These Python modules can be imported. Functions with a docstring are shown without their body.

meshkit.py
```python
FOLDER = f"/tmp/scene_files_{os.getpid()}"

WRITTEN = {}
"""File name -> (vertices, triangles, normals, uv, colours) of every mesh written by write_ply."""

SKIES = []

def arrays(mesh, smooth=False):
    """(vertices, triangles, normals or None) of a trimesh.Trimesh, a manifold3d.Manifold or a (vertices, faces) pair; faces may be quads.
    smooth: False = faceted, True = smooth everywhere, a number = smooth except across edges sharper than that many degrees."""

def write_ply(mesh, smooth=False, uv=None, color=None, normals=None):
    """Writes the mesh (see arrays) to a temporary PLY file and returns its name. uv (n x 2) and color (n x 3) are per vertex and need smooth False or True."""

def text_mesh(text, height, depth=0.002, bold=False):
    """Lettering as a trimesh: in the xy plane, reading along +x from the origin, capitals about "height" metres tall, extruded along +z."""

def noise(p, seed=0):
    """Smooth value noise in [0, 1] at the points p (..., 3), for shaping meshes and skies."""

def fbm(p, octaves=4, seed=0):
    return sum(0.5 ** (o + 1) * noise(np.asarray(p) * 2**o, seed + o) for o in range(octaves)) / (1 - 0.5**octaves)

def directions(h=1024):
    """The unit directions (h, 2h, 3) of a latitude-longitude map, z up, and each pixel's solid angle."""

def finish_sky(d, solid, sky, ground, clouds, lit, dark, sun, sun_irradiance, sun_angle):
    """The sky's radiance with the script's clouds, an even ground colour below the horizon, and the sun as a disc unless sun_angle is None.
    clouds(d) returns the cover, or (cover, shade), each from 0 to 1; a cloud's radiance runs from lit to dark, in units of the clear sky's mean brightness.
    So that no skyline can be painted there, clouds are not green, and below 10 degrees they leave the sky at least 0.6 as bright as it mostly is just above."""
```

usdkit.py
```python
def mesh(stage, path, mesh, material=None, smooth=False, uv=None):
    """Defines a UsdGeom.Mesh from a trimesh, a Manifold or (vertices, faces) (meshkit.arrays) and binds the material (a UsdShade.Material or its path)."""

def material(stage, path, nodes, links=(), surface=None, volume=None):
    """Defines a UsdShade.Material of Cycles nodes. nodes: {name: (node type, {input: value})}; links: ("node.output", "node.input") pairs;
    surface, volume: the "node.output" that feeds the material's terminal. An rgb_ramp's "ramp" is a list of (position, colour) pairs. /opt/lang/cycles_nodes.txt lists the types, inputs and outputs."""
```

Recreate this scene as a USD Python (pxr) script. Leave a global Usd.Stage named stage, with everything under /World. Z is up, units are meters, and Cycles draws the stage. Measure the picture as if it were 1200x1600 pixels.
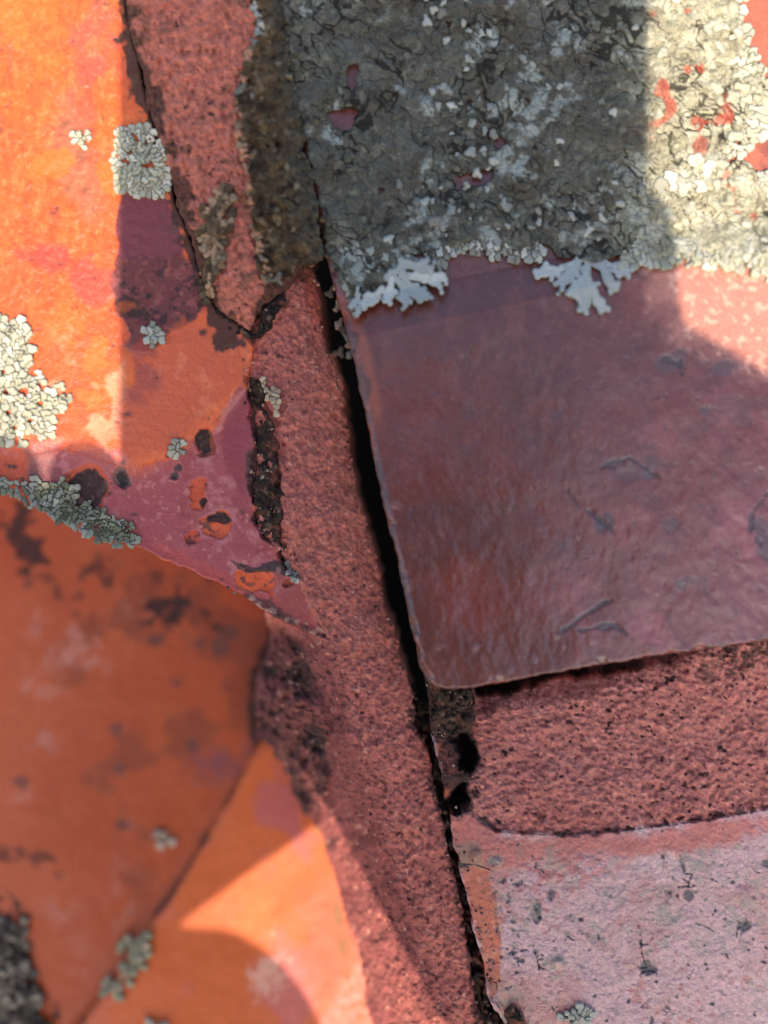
import math, numpy as np, shapely
from shapely.geometry import Polygon, LineString, Point
from shapely.ops import unary_union
from scipy import ndimage
from scipy.spatial import cKDTree
import trimesh, manifold3d, usdkit
from pxr import Usd, UsdGeom, UsdLux, UsdShade, Gf, Sdf, Vt

stage = Usd.Stage.CreateInMemory()
UsdGeom.SetStageUpAxis(stage, 'Z'); UsdGeom.SetStageMetersPerUnit(stage, 1.0)
world = UsdGeom.Xform.Define(stage, '/World'); stage.SetDefaultPrim(world.GetPrim())
T = Sdf.ValueTypeNames

# ------------------------------------------------------------------ camera, sky, sun, exposure
PITCH = 20.0                       # roof pitch, degrees; local -y is down the slope, local +z leaves the roof
D = 119.0                          # lens to roof, mm
K = 110.0 / 1200                   # mm per photograph pixel on the plane z = 0
EXPOSURE = 1.72
SUN_STRENGTH, SKY_STRENGTH = 0.50, 0.115
SUN = np.array([0.02, -0.50, 0.86]); SUN /= np.linalg.norm(SUN)
a = math.radians(PITCH)
RX = np.array([[1, 0, 0], [0, math.cos(a), -math.sin(a)], [0, math.sin(a), math.cos(a)]])
def gmat(R, t):
    m = np.eye(4); m[:3, :3] = R; m[:3, 3] = t
    return Gf.Matrix4d(*m.T.ravel().tolist())
cam = UsdGeom.Camera.Define(stage, '/World/camera')
cam.CreateHorizontalApertureAttr(36.0); cam.CreateVerticalApertureAttr(48.0)
cam.CreateFocalLengthAttr(36.0 / (2 * 55.0 / D))
cam.CreateClippingRangeAttr(Gf.Vec2f(0.005, 100.0))
cam.CreateFStopAttr(3.3); cam.CreateFocusDistanceAttr(0.119)
cam.CreateExposureAttr(EXPOSURE)
cam.AddTransformOp().Set(gmat(RX, RX @ np.array([0, 0, D]) / 1000))
sw = RX @ SUN
zax = sw; xax = np.cross([0, 0, 1.0], zax); xax /= np.linalg.norm(xax); yax = np.cross(zax, xax)
sun = UsdLux.DistantLight.Define(stage, '/World/sun')
sun.CreateIntensityAttr(SUN_STRENGTH); sun.CreateAngleAttr(0.53); sun.CreateNormalizeAttr(True)
sun.CreateColorAttr(Gf.Vec3f(1.0, 0.94, 0.84))
sun.AddTransformOp().Set(gmat(np.stack([xax, yax, zax], 1), [0, 0, 0]))
sky = UsdLux.DomeLight.Define(stage, '/World/sky')
sm = usdkit.material(stage, '/World/Looks/sky', {
    's': ('sky_texture', {'sky_type': 'single_scattering', 'sun_disc': False, 'sun_elevation': float(math.asin(sw[2])),
                          'sun_rotation': float(math.atan2(sw[0], sw[1])), 'altitude': 100.0, 'aerosol_density': 1.5}),
    'b': ('background_shader', {'strength': SKY_STRENGTH})}, [('s.color', 'b.color')], surface='b.background')
UsdShade.MaterialBindingAPI.Apply(sky.GetPrim()).Bind(sm)

# ------------------------------------------------------------------ raster canvas (photograph pixels, used only to lay out relief, pigment and some painted light on the tiles)
ST = 1.6
gx = np.arange(-120, 1322, ST); gy = np.arange(-120, 1722, ST)
PX, PY = np.meshgrid(gx, gy)
NY, NX = PX.shape
GAIN = np.array([0.92, 0.72, 0.54])
def lin(r, g, b):
    c = np.array([r, g, b], float) / 255
    return np.where(c < 0.04045, c / 12.92, ((c + 0.055) / 1.055) ** 2.4) * GAIN
def xyz(px, py, z):
    px, py, z = np.broadcast_arrays(np.asarray(px, float), np.asarray(py, float), np.asarray(z, float))
    s = K * (D - z) / D
    return np.stack([(px - 600) * s, (800 - py) * s, z], -1)
def bsp(n, s, g0, step):
    t = np.arange(n) * step / s + g0; i = np.floor(t).astype(int); f = t - i
    W = np.zeros((n, i.max() + 4), np.float32); r = np.arange(n)
    for k, w in enumerate(((1 - f) ** 3 / 6, (3 * f ** 3 - 6 * f ** 2 + 4) / 6, (-3 * f ** 3 + 3 * f ** 2 + 3 * f + 1) / 6, f ** 3 / 6)):
        W[r, i + k] += w
    return W
def N(s, seed, sy=None, wx=None):
    sy = sy or s
    rng = np.random.default_rng(seed); o = rng.random(2)
    Wx, Wy = bsp(NX, max(s, ST), o[0], ST), bsp(NY, max(sy, ST), o[1], ST)
    n = Wy @ rng.standard_normal((Wy.shape[1], Wx.shape[1])).astype(np.float32) @ Wx.T
    return n / n.std()
def F(s, seed, octv=4, gain=0.55, sy=None):
    n = sum(gain ** k * N(s / 2 ** k, seed + 101 * k, None if sy is None else sy / 2 ** k) for k in range(octv) if s / 2 ** k > 1.5)
    return n / n.std()
WXN, WYN = F(26, 901, 3), F(26, 902, 3)
def warp(img, ang):                         # turns a layered noise by an angle
    c, s_ = math.cos(ang), math.sin(ang)
    u = (PX - 600) * c + (PY - 800) * s_ + 600; v = -(PX - 600) * s_ + (PY - 800) * c + 800
    return ndimage.map_coordinates(img, [(v + 120) / ST, (u + 120) / ST], order=1, mode='mirror')
def ss(x, a, b):
    t = np.clip((x - a) / (b - a), 0, 1); return t * t * (3 - 2 * t)
def sd(poly, margin=90):                    # signed distance in px, positive inside
    p = poly if hasattr(poly, 'geom_type') else Polygon(poly).buffer(0)
    x0, y0, x1, y1 = p.bounds
    i0, i1 = [int(np.clip((v + 120) / ST, 0, NX)) for v in (x0 - margin, x1 + margin)]
    j0, j1 = [int(np.clip((v + 120) / ST, 0, NY)) for v in (y0 - margin, y1 + margin)]
    out = np.full((NY, NX), -float(margin), np.float32)
    if i1 - i0 < 2 or j1 - j0 < 2: return out
    shapely.prepare(p)
    m = np.pad(shapely.contains_xy(p, PX[j0:j1, i0:i1], PY[j0:j1, i0:i1]), 1)
    d = ndimage.distance_transform_edt(m) - ndimage.distance_transform_edt(~m)
    out[j0:j1, i0:i1] = np.maximum((d * ST)[1:-1, 1:-1], -margin)
    return out
def el(cx, cy, rx, ry, deg=0.0):
    t = math.radians(deg); u = (PX - cx) * math.cos(t) + (PY - cy) * math.sin(t); v = -(PX - cx) * math.sin(t) + (PY - cy) * math.cos(t)
    return (1 - np.sqrt((u / rx) ** 2 + (v / ry) ** 2)) * min(rx, ry)
def ln(pts, w):
    return sd(LineString(pts).buffer(w / 2), 60)
E1, E2, E3 = F(14, 11, 3), F(34, 12, 4), F(80, 13, 4)
FINE5 = F(5, 14, 2); FINE8 = F(12, 15, 3)
def mk(d, soft=3, n1=2.0, n2=0.0, n3=0.0):
    return ss(d + n1 * E1 + n2 * E2 + n3 * E3, -soft, soft)
class Paint:
    def __init__(s, c, rough=0.5):
        s.c = np.ones((NY, NX, 3), np.float32) * lin(*c).astype(np.float32); s.r = np.full((NY, NX), rough, np.float32); s.z = np.zeros((NY, NX), np.float32)
    def put(s, m, c, al=1.0, rough=None, dz=0.0):
        m = (m * al).astype(np.float32)
        if c is not None: s.c += m[..., None] * (lin(*c).astype(np.float32) - s.c)
        if rough is not None: s.r += m * (rough - s.r)
        if dz: s.z += m * dz
    def val(s, f): s.c *= np.clip(f, 0.05, 3)[..., None]

def crack_mask(centers, seed):
    rng = np.random.default_rng(seed); g = []
    for cx, cy, n, L in centers:
        t0 = rng.uniform(0, 6.28)
        for k in range(n):
            t = t0 + 6.28 * k / n + rng.normal(0, .4); p = [np.array([cx, cy], float)]
            for _ in range(max(2, int(L * rng.uniform(.5, 1.3) / 4))):
                t += rng.normal(0, .45); p.append(p[-1] + 4 * np.array([math.cos(t), math.sin(t)]))
            g.append(LineString(p).buffer(1.0)); 
            if len(p) > 3: g.append(LineString(p[:3]).buffer(1.7))
    return ss(sd(unary_union(g), 20) + 1.0 * E1, -1.4, 1.4)
# ------------------------------------------------------------------ materials
def mat(name, bump_mm=0.05, bscale=2500.0, cvar=0.12, spec=0.5, coat=0.0, sheen=0.0, bscale2=None, b2=0.0, rough_mul=1.0, sss=0.0):
    nodes = {'tc': ('texture_coordinate', {}), 'col': ('attribute', {'attribute': 'Col'}), 'rgh': ('attribute', {'attribute': 'Rgh'}),
             'n1': ('noise_texture', {'scale': bscale, 'detail': 4.0, 'roughness': 0.6}),
             'n2': ('noise_texture', {'scale': bscale * 0.37, 'detail': 3.0, 'roughness': 0.6}),
             'mr': ('map_range', {'from_min': 0.25, 'from_max': 0.75, 'to_min': 1 - cvar, 'to_max': 1 + cvar}),
             'mm': ('vector_math', {'math_type': 'scale'}),
             'rr': ('map_range', {'from_min': 0.25, 'from_max': 0.75, 'to_min': 0.8 * rough_mul, 'to_max': 1.2 * rough_mul}),
             'rm': ('math', {'math_type': 'multiply', 'use_clamp': True}),
             'bp': ('bump', {'distance': bump_mm / 1000, 'strength': 1.0}),
             'p': ('principled_bsdf', {'specular_ior_level': spec, 'coat_weight': coat, 'coat_roughness': 0.15, 'sheen_weight': sheen})}
    if sss: nodes['p'][1].update(subsurface_weight=sss, subsurface_scale=0.0008)
    links = [('tc.object', 'n1.vector'), ('tc.object', 'n2.vector'), ('n1.fac', 'mr.value'), ('col.color', 'mm.vector1'), ('mr.result', 'mm.scale'), ('mm.vector', 'p.base_color'),
             ('n2.fac', 'rr.value'), ('rr.result', 'rm.value1'), ('rgh.fac', 'rm.value2'), ('rm.value', 'p.roughness'), ('n1.fac', 'bp.height'), ('bp.normal', 'p.normal')]
    if bscale2:
        nodes['n3'] = ('noise_texture', {'scale': bscale2, 'detail': 2.0, 'roughness': 0.5}); nodes['b2'] = ('bump', {'distance': b2 / 1000, 'strength': 1.0})
        links = [l for l in links if l != ('bp.normal', 'p.normal')] + [('tc.object', 'n3.vector'), ('n3.fac', 'b2.height'), ('bp.normal', 'b2.normal'), ('b2.normal', 'p.normal')]
    return usdkit.material(stage, '/World/Looks/' + name, nodes, links, surface='p.BSDF')
M_glaze = mat('glazed_clay', bump_mm=0.10, bscale=2600, cvar=0.13, spec=0.5, bscale2=6000, b2=0.04)
M_sheen = mat('weathered_glaze', bump_mm=0.16, bscale=3200, cvar=0.22, spec=1.0, bscale2=7000, b2=0.06, rough_mul=0.75)
M_smooth = mat('smooth_slip', bump_mm=0.05, bscale=2400, cvar=0.16, spec=0.35, bscale2=900, b2=0.04)
M_slab = mat('worn_maroon_slip', bump_mm=0.05, bscale=3200, cvar=0.24, spec=0.85, bscale2=1100, b2=0.025, rough_mul=0.75)
M_clay = mat('rough_clay', bump_mm=0.30, bscale=3000, cvar=0.30, spec=0.4, bscale2=6500, b2=0.12)
M_lichen = mat('lichen_thallus', bump_mm=0.05, bscale=3000, cvar=0.12, spec=0.2)
M_crust = mat('lichen_crust', bump_mm=0.25, bscale=2600, cvar=0.28, spec=0.2)
M_dirt = mat('black_dirt', bump_mm=0.25, bscale=2400, cvar=0.4, spec=0.3)

# ------------------------------------------------------------------ object helpers
taken = {}
def numbered(parent, name):
    k = (parent, name); n = taken.get(k, 0); taken[k] = n + 1
    return f'{parent}/{name}' if n == 0 else f'{parent}/{name}_{n:03d}'
class Thing:
    def __init__(s, name, label, cat, base, group=None, kind=None):
        s.path = numbered('/World', name); s.base = np.asarray(base, float)
        x = UsdGeom.Xform.Define(stage, s.path); x.AddTransformOp().Set(gmat(RX, RX @ s.base / 1000))
        p = x.GetPrim()
        for k, v in (('label', label), ('category', cat), ('group', group), ('kind', kind)):
            if v: p.SetCustomDataByKey(k, v)
    def sub(s, name): return numbered(s.path, name)
    def mesh(s, name, v, f, m, col=None, rgh=None, normals=None, label=None, kind=None, smooth=True, path=None):
        path = path or s.sub(name)
        v = (np.asarray(v) - s.base) / 1000
        f = np.asarray(f)
        g = UsdGeom.Mesh.Define(stage, path)
        g.CreatePointsAttr(Vt.Vec3fArray.FromNumpy(v.astype(np.float32)))
        g.CreateFaceVertexCountsAttr(Vt.IntArray.FromNumpy(np.full(len(f), 3, np.int32)))
        g.CreateFaceVertexIndicesAttr(Vt.IntArray.FromNumpy(f.astype(np.int32).ravel()))
        g.CreateSubdivisionSchemeAttr('none')
        if smooth:
            fn = np.cross(v[f[:, 1]] - v[f[:, 0]], v[f[:, 2]] - v[f[:, 0]])
            n = np.stack([sum(np.bincount(f[:, k], fn[:, c], len(v)) for k in range(3)) for c in range(3)], 1)
            L = np.linalg.norm(n, axis=1, keepdims=True); n = np.where(L > 0, n / np.maximum(L, 1e-30), [0, 0, 1.0])
            g.CreateNormalsAttr(Vt.Vec3fArray.FromNumpy(n.astype(np.float32))); g.SetNormalsInterpolation('vertex')
        api = UsdGeom.PrimvarsAPI(g)
        if col is not None:
            col = np.broadcast_to(np.asarray(col, np.float32), (len(v), 3))
            api.CreatePrimvar('Col', T.Color3fArray, 'vertex').Set(Vt.Vec3fArray.FromNumpy(np.ascontiguousarray(col)))
            rg = np.broadcast_to(np.asarray(0.6 if rgh is None else rgh, np.float32), (len(v),))
            api.CreatePrimvar('Rgh', T.FloatArray, 'vertex').Set(Vt.FloatArray.FromNumpy(np.ascontiguousarray(rg)))
        UsdShade.MaterialBindingAPI.Apply(g.GetPrim()).Bind(m)
        if label: g.GetPrim().SetCustomDataByKey('label', label)
        if kind: g.GetPrim().SetCustomDataByKey('kind', kind)
        return path

def rough_edge(pts, amp, seed, step=3.0, keep=None):
    """a closed outline broken up by two scales of wobble"""
    p = Polygon(pts).buffer(0).exterior
    n = int(p.length / step); t = np.arange(n) * p.length / n
    q = np.array([(g.x, g.y) for g in shapely.line_interpolate_point(p, t)])
    rng = np.random.default_rng(seed)
    def w(s):
        m = max(4, int(p.length / s)); r = rng.standard_normal(m)
        return ndimage.map_coordinates(r, [t / p.length * m], order=3, mode='grid-wrap')
    nrm = np.roll(q, -1, 0) - np.roll(q, 1, 0); nrm = np.stack([nrm[:, 1], -nrm[:, 0]], 1) / np.maximum(np.linalg.norm(nrm, axis=1, keepdims=True), 1e-9)
    q = q + nrm * (amp * (0.7 * w(28) + 0.5 * w(9) + 0.3 * w(4)))[:, None]
    g = Polygon(q).buffer(0)
    return max(g.geoms, key=lambda x: x.area) if g.geom_type == 'MultiPolygon' else g

def field(thing, name, poly, Z, C, R, m, skirt=6.0, stride=1, r_edge=0.0, skirt_to=None, **kw):
    """a relief sheet with side walls: the part of the canvas inside poly, at height Z (mm)"""
    if not hasattr(poly, 'geom_type'): poly = Polygon(poly).buffer(0)
    poly = poly.intersection(shapely.box(-112, -112, 1312, 1712))
    if poly.geom_type != 'Polygon': poly = max(poly.geoms, key=lambda x: x.area)
    x0, y0, x1, y1 = poly.bounds
    i0, j0 = max(0, int((x0 + 120) / ST) - 2 * stride), max(0, int((y0 + 120) / ST) - 2 * stride)
    i1, j1 = min(NX, int((x1 + 120) / ST) + 3 * stride), min(NY, int((y1 + 120) / ST) + 3 * stride)
    sl = (slice(j0, j1, stride), slice(i0, i1, stride))
    px, py = PX[sl].copy(), PY[sl].copy(); z = np.broadcast_to(Z, (NY, NX))[sl].astype(float).copy()
    shapely.prepare(poly)
    ins = shapely.contains_xy(poly, px, py)
    if r_edge:
        d = ndimage.distance_transform_edt(ins) * ST * stride * K
        t = np.clip(d, 0, r_edge); z -= r_edge - np.sqrt(np.maximum(r_edge ** 2 - (r_edge - t) ** 2, 0))
    cell = ins[:-1, :-1] | ins[1:, :-1] | ins[:-1, 1:] | ins[1:, 1:]
    used = np.zeros_like(ins); used[:-1, :-1] |= cell; used[1:, :-1] |= cell; used[:-1, 1:] |= cell; used[1:, 1:] |= cell
    out = used & ~ins
    ring = poly.exterior
    if out.any():
        pts = shapely.points(px[out], py[out]); b = poly.boundary
        q = shapely.get_point(shapely.shortest_line(pts, b), 1)
        px[out], py[out] = shapely.get_x(q), shapely.get_y(q)
    idx = np.full(ins.shape, -1); idx[used] = np.arange(used.sum())
    V = xyz(px[used], py[used], z[used])
    jj, ii = np.nonzero(cell)
    a_, b_, c_, d_ = idx[jj, ii], idx[jj, ii + 1], idx[jj + 1, ii + 1], idx[jj + 1, ii]
    Fa = np.vstack([np.stack([a_, d_, c_], 1), np.stack([a_, c_, b_], 1)])
    col = C[sl][used] if np.ndim(C) == 3 else np.broadcast_to(np.asarray(C, np.float32), (len(V), 3))
    rg = R[sl][used] if np.ndim(R) == 2 else np.full(len(V), R, np.float32)
    e = np.vstack([Fa[:, [0, 1]], Fa[:, [1, 2]], Fa[:, [2, 0]]])
    key = e[:, 0].astype(np.int64) * len(V) + e[:, 1]; rev = e[:, 1].astype(np.int64) * len(V) + e[:, 0]
    be = e[~np.isin(key, rev)]
    bv, inv = np.unique(be, return_inverse=True); inv = inv.reshape(be.shape)
    n0 = len(V); low = V[bv].copy(); low[:, 2] = skirt_to if skirt_to is not None else low[:, 2] - skirt
    bx_, by_ = px[used][bv], py[used][bv]; ox = np.where(bx_ < -110, -500, np.where(bx_ > 1310, 500, 0)); oy = np.where(by_ < -110, -500, np.where(by_ > 1710, 500, 0))
    off_ = (ox != 0) | (oy != 0)                     # past the picture's edge the sheet simply goes on
    low[off_] = xyz(bx_ + ox, by_ + oy, V[bv][:, 2])[off_]
    V = np.vstack([V, low]); col = np.vstack([col, col[bv]]); rg = np.concatenate([rg, rg[bv]])
    A, B_ = be[:, 0], be[:, 1]; a2, b2 = n0 + inv[:, 0], n0 + inv[:, 1]
    Fa = np.vstack([Fa, np.stack([A, a2, b2], 1), np.stack([A, b2, B_], 1)])
    return thing.mesh(name, V, Fa, m, col, rg, **kw)

# ------------------------------------------------------------------ outlines (photograph pixels)
CL = [(150, -125), (195, 0), (205, 60), (222, 120), (240, 200), (258, 260), (275, 320), (300, 385), (318, 440), (345, 490), (392, 520)]
B_RIGHT = [(396, 545), (386, 600), (398, 640), (404, 700), (399, 780), (407, 825), (440, 860), (468, 900), (490, 950), (516, 1000)]
B_NOSE = [(480, 988), (440, 968), (400, 945), (350, 915), (300, 893), (255, 874), (220, 858), (180, 842), (120, 812), (60, 782), (0, 752), (-60, 715), (-125, 690)]
B_POLY = [(-125, -125)] + CL + B_RIGHT + B_NOSE
RIBA = CL + [(400, 500), (412, 480), (440, 455), (470, 418), (490, 405), (488, 380), (475, 300), (462, 200), (445, 100), (432, 0), (412, -125)]
GAPL = [(482, 405), (497, 440), (510, 552), (527, 556), (545, 680), (556, 760), (578, 830), (595, 900), (612, 980), (630, 1040), (647, 1085), (645, 1130), (668, 1162), (672, 1200), (690, 1270), (705, 1350), (720, 1420), (735, 1500), (752, 1600), (775, 1725)]
FOOT = [(600, 1725), (572, 1600), (545, 1480), (522, 1380), (502, 1305), (490, 1285), (476, 1278), (462, 1240), (440, 1190), (405, 1150), (392, 1100), (405, 1040), (430, 985)]
RIBC = [(370, 430)] + GAPL + FOOT + [(380, 900), (350, 700), (360, 520)]
RIDGE = [(430, 1140), (395, 1180), (350, 1260), (300, 1345), (265, 1400), (215, 1470), (170, 1540), (125, 1600), (50, 1725)]
D_LEFT = [(405, -125), (436, 0), (455, 110), (480, 240), (512, 400), (535, 480), (556, 560), (580, 680), (600, 780), (625, 880), (645, 980), (660, 1045), (672, 1068)]
D_NOSE = [(690, 1076), (745, 1074), (860, 1052), (1000, 1028), (1100, 1014), (1200, 1000), (1320, 982)]
D_LEFT = [(x - (3 if y < 1060 else 0), y) for x, y in D_LEFT]
D_POLY = D_LEFT + D_NOSE + [(1320, -125)]
E_LEFT = [(672, 1130), (682, 1180), (696, 1245), (712, 1330), (731, 1400), (748, 1480), (766, 1560), (792, 1610), (815, 1725)]
E_POLY = [(672, 1040)] + E_LEFT + [(1320, 1725), (1320, 950)]
E_ROUGH = [(735, 1060), (745, 1105), (738, 1170), (722, 1220), (738, 1268), (775, 1300), (860, 1305), (960, 1300), (1060, 1288), (1200, 1265), (1320, 1240), (1320, 940)]

# ------------------------------------------------------------------ the roof below
deck = Thing('roof_deck', 'dark boarding under the tiles', 'roof', (0, 0, -32), kind='structure')
bx = trimesh.creation.box((420, 420, 6)); bx.apply_translation((0, 0, -32))
deck.mesh('boarding', bx.vertices, bx.faces, M_dirt, lin(40, 32, 28), 0.9, smooth=False)

# ================================================================== tile 1: upper left, orange
sdB = sd(B_POLY)
P = Paint((216, 102, 46), 0.36)
st = F(22, 21, 4, sy=60); st2 = F(9, 22, 3, sy=22)
P.put(ss(st + 0.3 * st2, -0.4, 1.4), (218, 92, 48), 0.7)
P.put(ss(F(60, 23, 4), 0.2, 1.6), (226, 116, 44), 0.7)
P.put(mk(el(150, 90, 44, 190, -8), 22, 3, 8) * ss(st + .6, -.8, 1.2), (206, 92, 80), 0.75)
P.put(mk(el(15, 100, 28, 60), 14, 3, 8) * ss(st + .4, -.8, 1.2), (204, 92, 78), 0.6)
st3 = F(5, 220, 3, sy=11); P.put(ss(st3, 0.5, 2.0) * ss(560 - PY, 0, 150), (236, 146, 90), 0.4); P.put(ss(-st3, 0.7, 2.0), (176, 70, 40), 0.4)
P.put(ss(st2 + 0.5 * st, 0.9, 2.4) * ss(520 - PY, 0, 200), (222, 118, 58), 0.5)
P.put(mk(el(128, 265, 30, 90, -12), 16, 4, 8), (170, 112, 92), 0.6)
P.put(ss(F(11, 24, 3), 0.6, 1.6) * mk(el(128, 265, 34, 95, -12), 16, 4, 8), (120, 88, 66), 0.6)
for cx, cy, rx, ry, dg in ((20, 22, 18, 36, 0), (84, 256, 28, 13, -22), (152, 214, 18, 11, 0), (168, 278, 14, 30, -25), (148, 545, 16, 38, 4), (206, 590, 14, 30, 0), (130, 620, 14, 18, 0)):
    P.put(mk(el(cx, cy, rx, ry, dg), 4, 4, 5), (230, 118, 42), 0.8, 0.5)
P.put(mk(el(150, 440, 26, 42, -20), 9, 4, 8), (214, 84, 74), 0.75)
P.put(mk(el(75, 395, 40, 14, 20), 8, 3, 6), (205, 74, 70), 0.7)
# pale bloom where the glaze has weathered
bl = ss(F(24, 25, 4) + 0.25, 0.2, 1.5)
P.put(bl * mk(el(140, 590, 55, 110, 8), 22, 4, 6), (226, 170, 138), 0.75, 0.55)
P.put(bl * mk(el(222, 635, 34, 40), 14, 4, 6), (190, 128, 122), 0.9)
# burgundy slip patches
P.put(mk(sd([(192, 300), (262, 310), (280, 345), (288, 402), (240, 412), (184, 404), (178, 360)]), 3, 2, 1), (124, 56, 64), 1, 0.45)
rp = mk(sd([(178, 405), (286, 395), (322, 428), (334, 470), (305, 500), (262, 512), (246, 540), (224, 550), (198, 540), (180, 490)]), 4, 3, 3)
P.put(rp, (112, 58, 60), 1, 0.8, 0.12)
P.put(rp * ss(F(7, 26, 3), 0.2, 1.5), (150, 84, 84), 0.8)
P.put(rp * ss(-F(7, 27, 3), 0.5, 1.5), (48, 32, 32), 0.8)
P.put(mk(el(205, 482, 26, 18, 20), 4, 3, 2), (44, 30, 26), 0.85); P.put(mk(el(204, 480, 16, 7, -15), 4, 3), (150, 76, 42), 0.9)
P.put(mk(el(216, 530, 24, 20), 8, 3, 2), (118, 66, 68), 0.8)
# middle orange and the purple wash along the nose
P.put(mk(sd([(225, 560), (300, 515), (392, 528), (392, 570), (350, 640), (296, 690), (250, 715), (196, 720), (196, 620)]), 14, 3, 6), (206, 98, 58), 0.9)
P.put(mk(el(222, 580, 20, 50, 5), 10, 4, 6), (160, 74, 66), 0.8)
P.put(ss(F(8, 28, 3, sy=16), 0.5, 1.6) * mk(el(320, 590, 75, 70), 20), (222, 128, 92), 0.6)
nose = sd([(398, 560), (385, 600), (350, 645), (300, 690), (252, 720), (200, 732), (100, 700), (50, 712), (-125, 640), (-125, 720), (0, 760), (220, 866), (520, 1010), (470, 880), (402, 800)])
P.put(mk(nose, 9, 3, 6), (162, 76, 84), 1, 0.46)
P.put(mk(nose, 12, 2, 2) * ss(F(20, 29, 4), 0.2, 1.5), (186, 116, 126), 0.85, 0.6)
P.put(mk(nose, 12, 2, 2) * ss(-F(26, 30, 4), 0.4, 1.5), (150, 62, 68), 0.85)
P.put(mk(nose, 12, 2, 2) * ss(F(5, 31, 2), 1.0, 2.0), (206, 140, 140), 0.5)
P.put(mk(sd([(374, 596), (396, 618), (401, 700), (388, 792), (352, 730), (344, 668)]), 4, 2, 2), (146, 60, 70), 0.95, 0.42)
P.put(mk(LineString([(345, 640), (362, 660), (342, 690), (340, 730)]).buffer(5) and ln([(398, 590), (350, 645), (345, 668), (320, 690)], 8), 4, 2, 1), (196, 124, 128), 0.8)
P.put(mk(sd([(220, 850), (260, 850), (380, 905), (500, 975), (520, 1006), (440, 975), (300, 900)]), 8, 2, 3), (182, 76, 70), 0.8)
P.put(mk(sd([(410, 830), (470, 890), (512, 1000), (440, 960), (430, 900)]), 8, 2, 3), (160, 78, 74), 0.8, 0.6)
# worn corner above the fringe
wc = mk(sd([(-125, 660), (0, 700), (50, 712), (56, 745), (40, 772), (0, 760), (-125, 700)]), 6, 3, 4)
P.put(wc, (188, 82, 46), 1, 0.6); P.put(wc * ss(F(12, 32, 4), 0.3, 1.0), (58, 42, 38), 0.9); P.put(mk(el(62, 720, 20, 30), 10, 3, 5), (120, 78, 80), 0.7)
# chips: (cx, cy, rx, ry, deg, floor colour, hole (dx,dy,rx,ry))
CHIPS = [(322, 686, 15, 31, 12, (150, 72, 46), (-2, -4, 11, 25)), (310, 768, 18, 25, 6, (200, 84, 48), (12, 14, 6, 8)), (342, 822, 25, 23, 20, (206, 90, 46), (-2, -14, 18, 8)),
         (297, 840, 13, 11, 0, (196, 76, 48), None), (398, 905, 33, 15, 14, (222, 96, 44), None), (136, 768, 32, 33, 0, (190, 82, 46), (4, 0, 24, 26)), (192, 750, 11, 17, 0, (110, 84, 84), (0, 0, 6, 10)), (458, 912, 14, 7, 0, (170, 72, 48), (0, 5, 12, 3)), (408, 768, 7, 10, 0, (180, 84, 50), None), (280, 728, 8, 6, -40, (90, 66, 70), None), (272, 745, 6, 5, 0, (80, 60, 60), None)]
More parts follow.
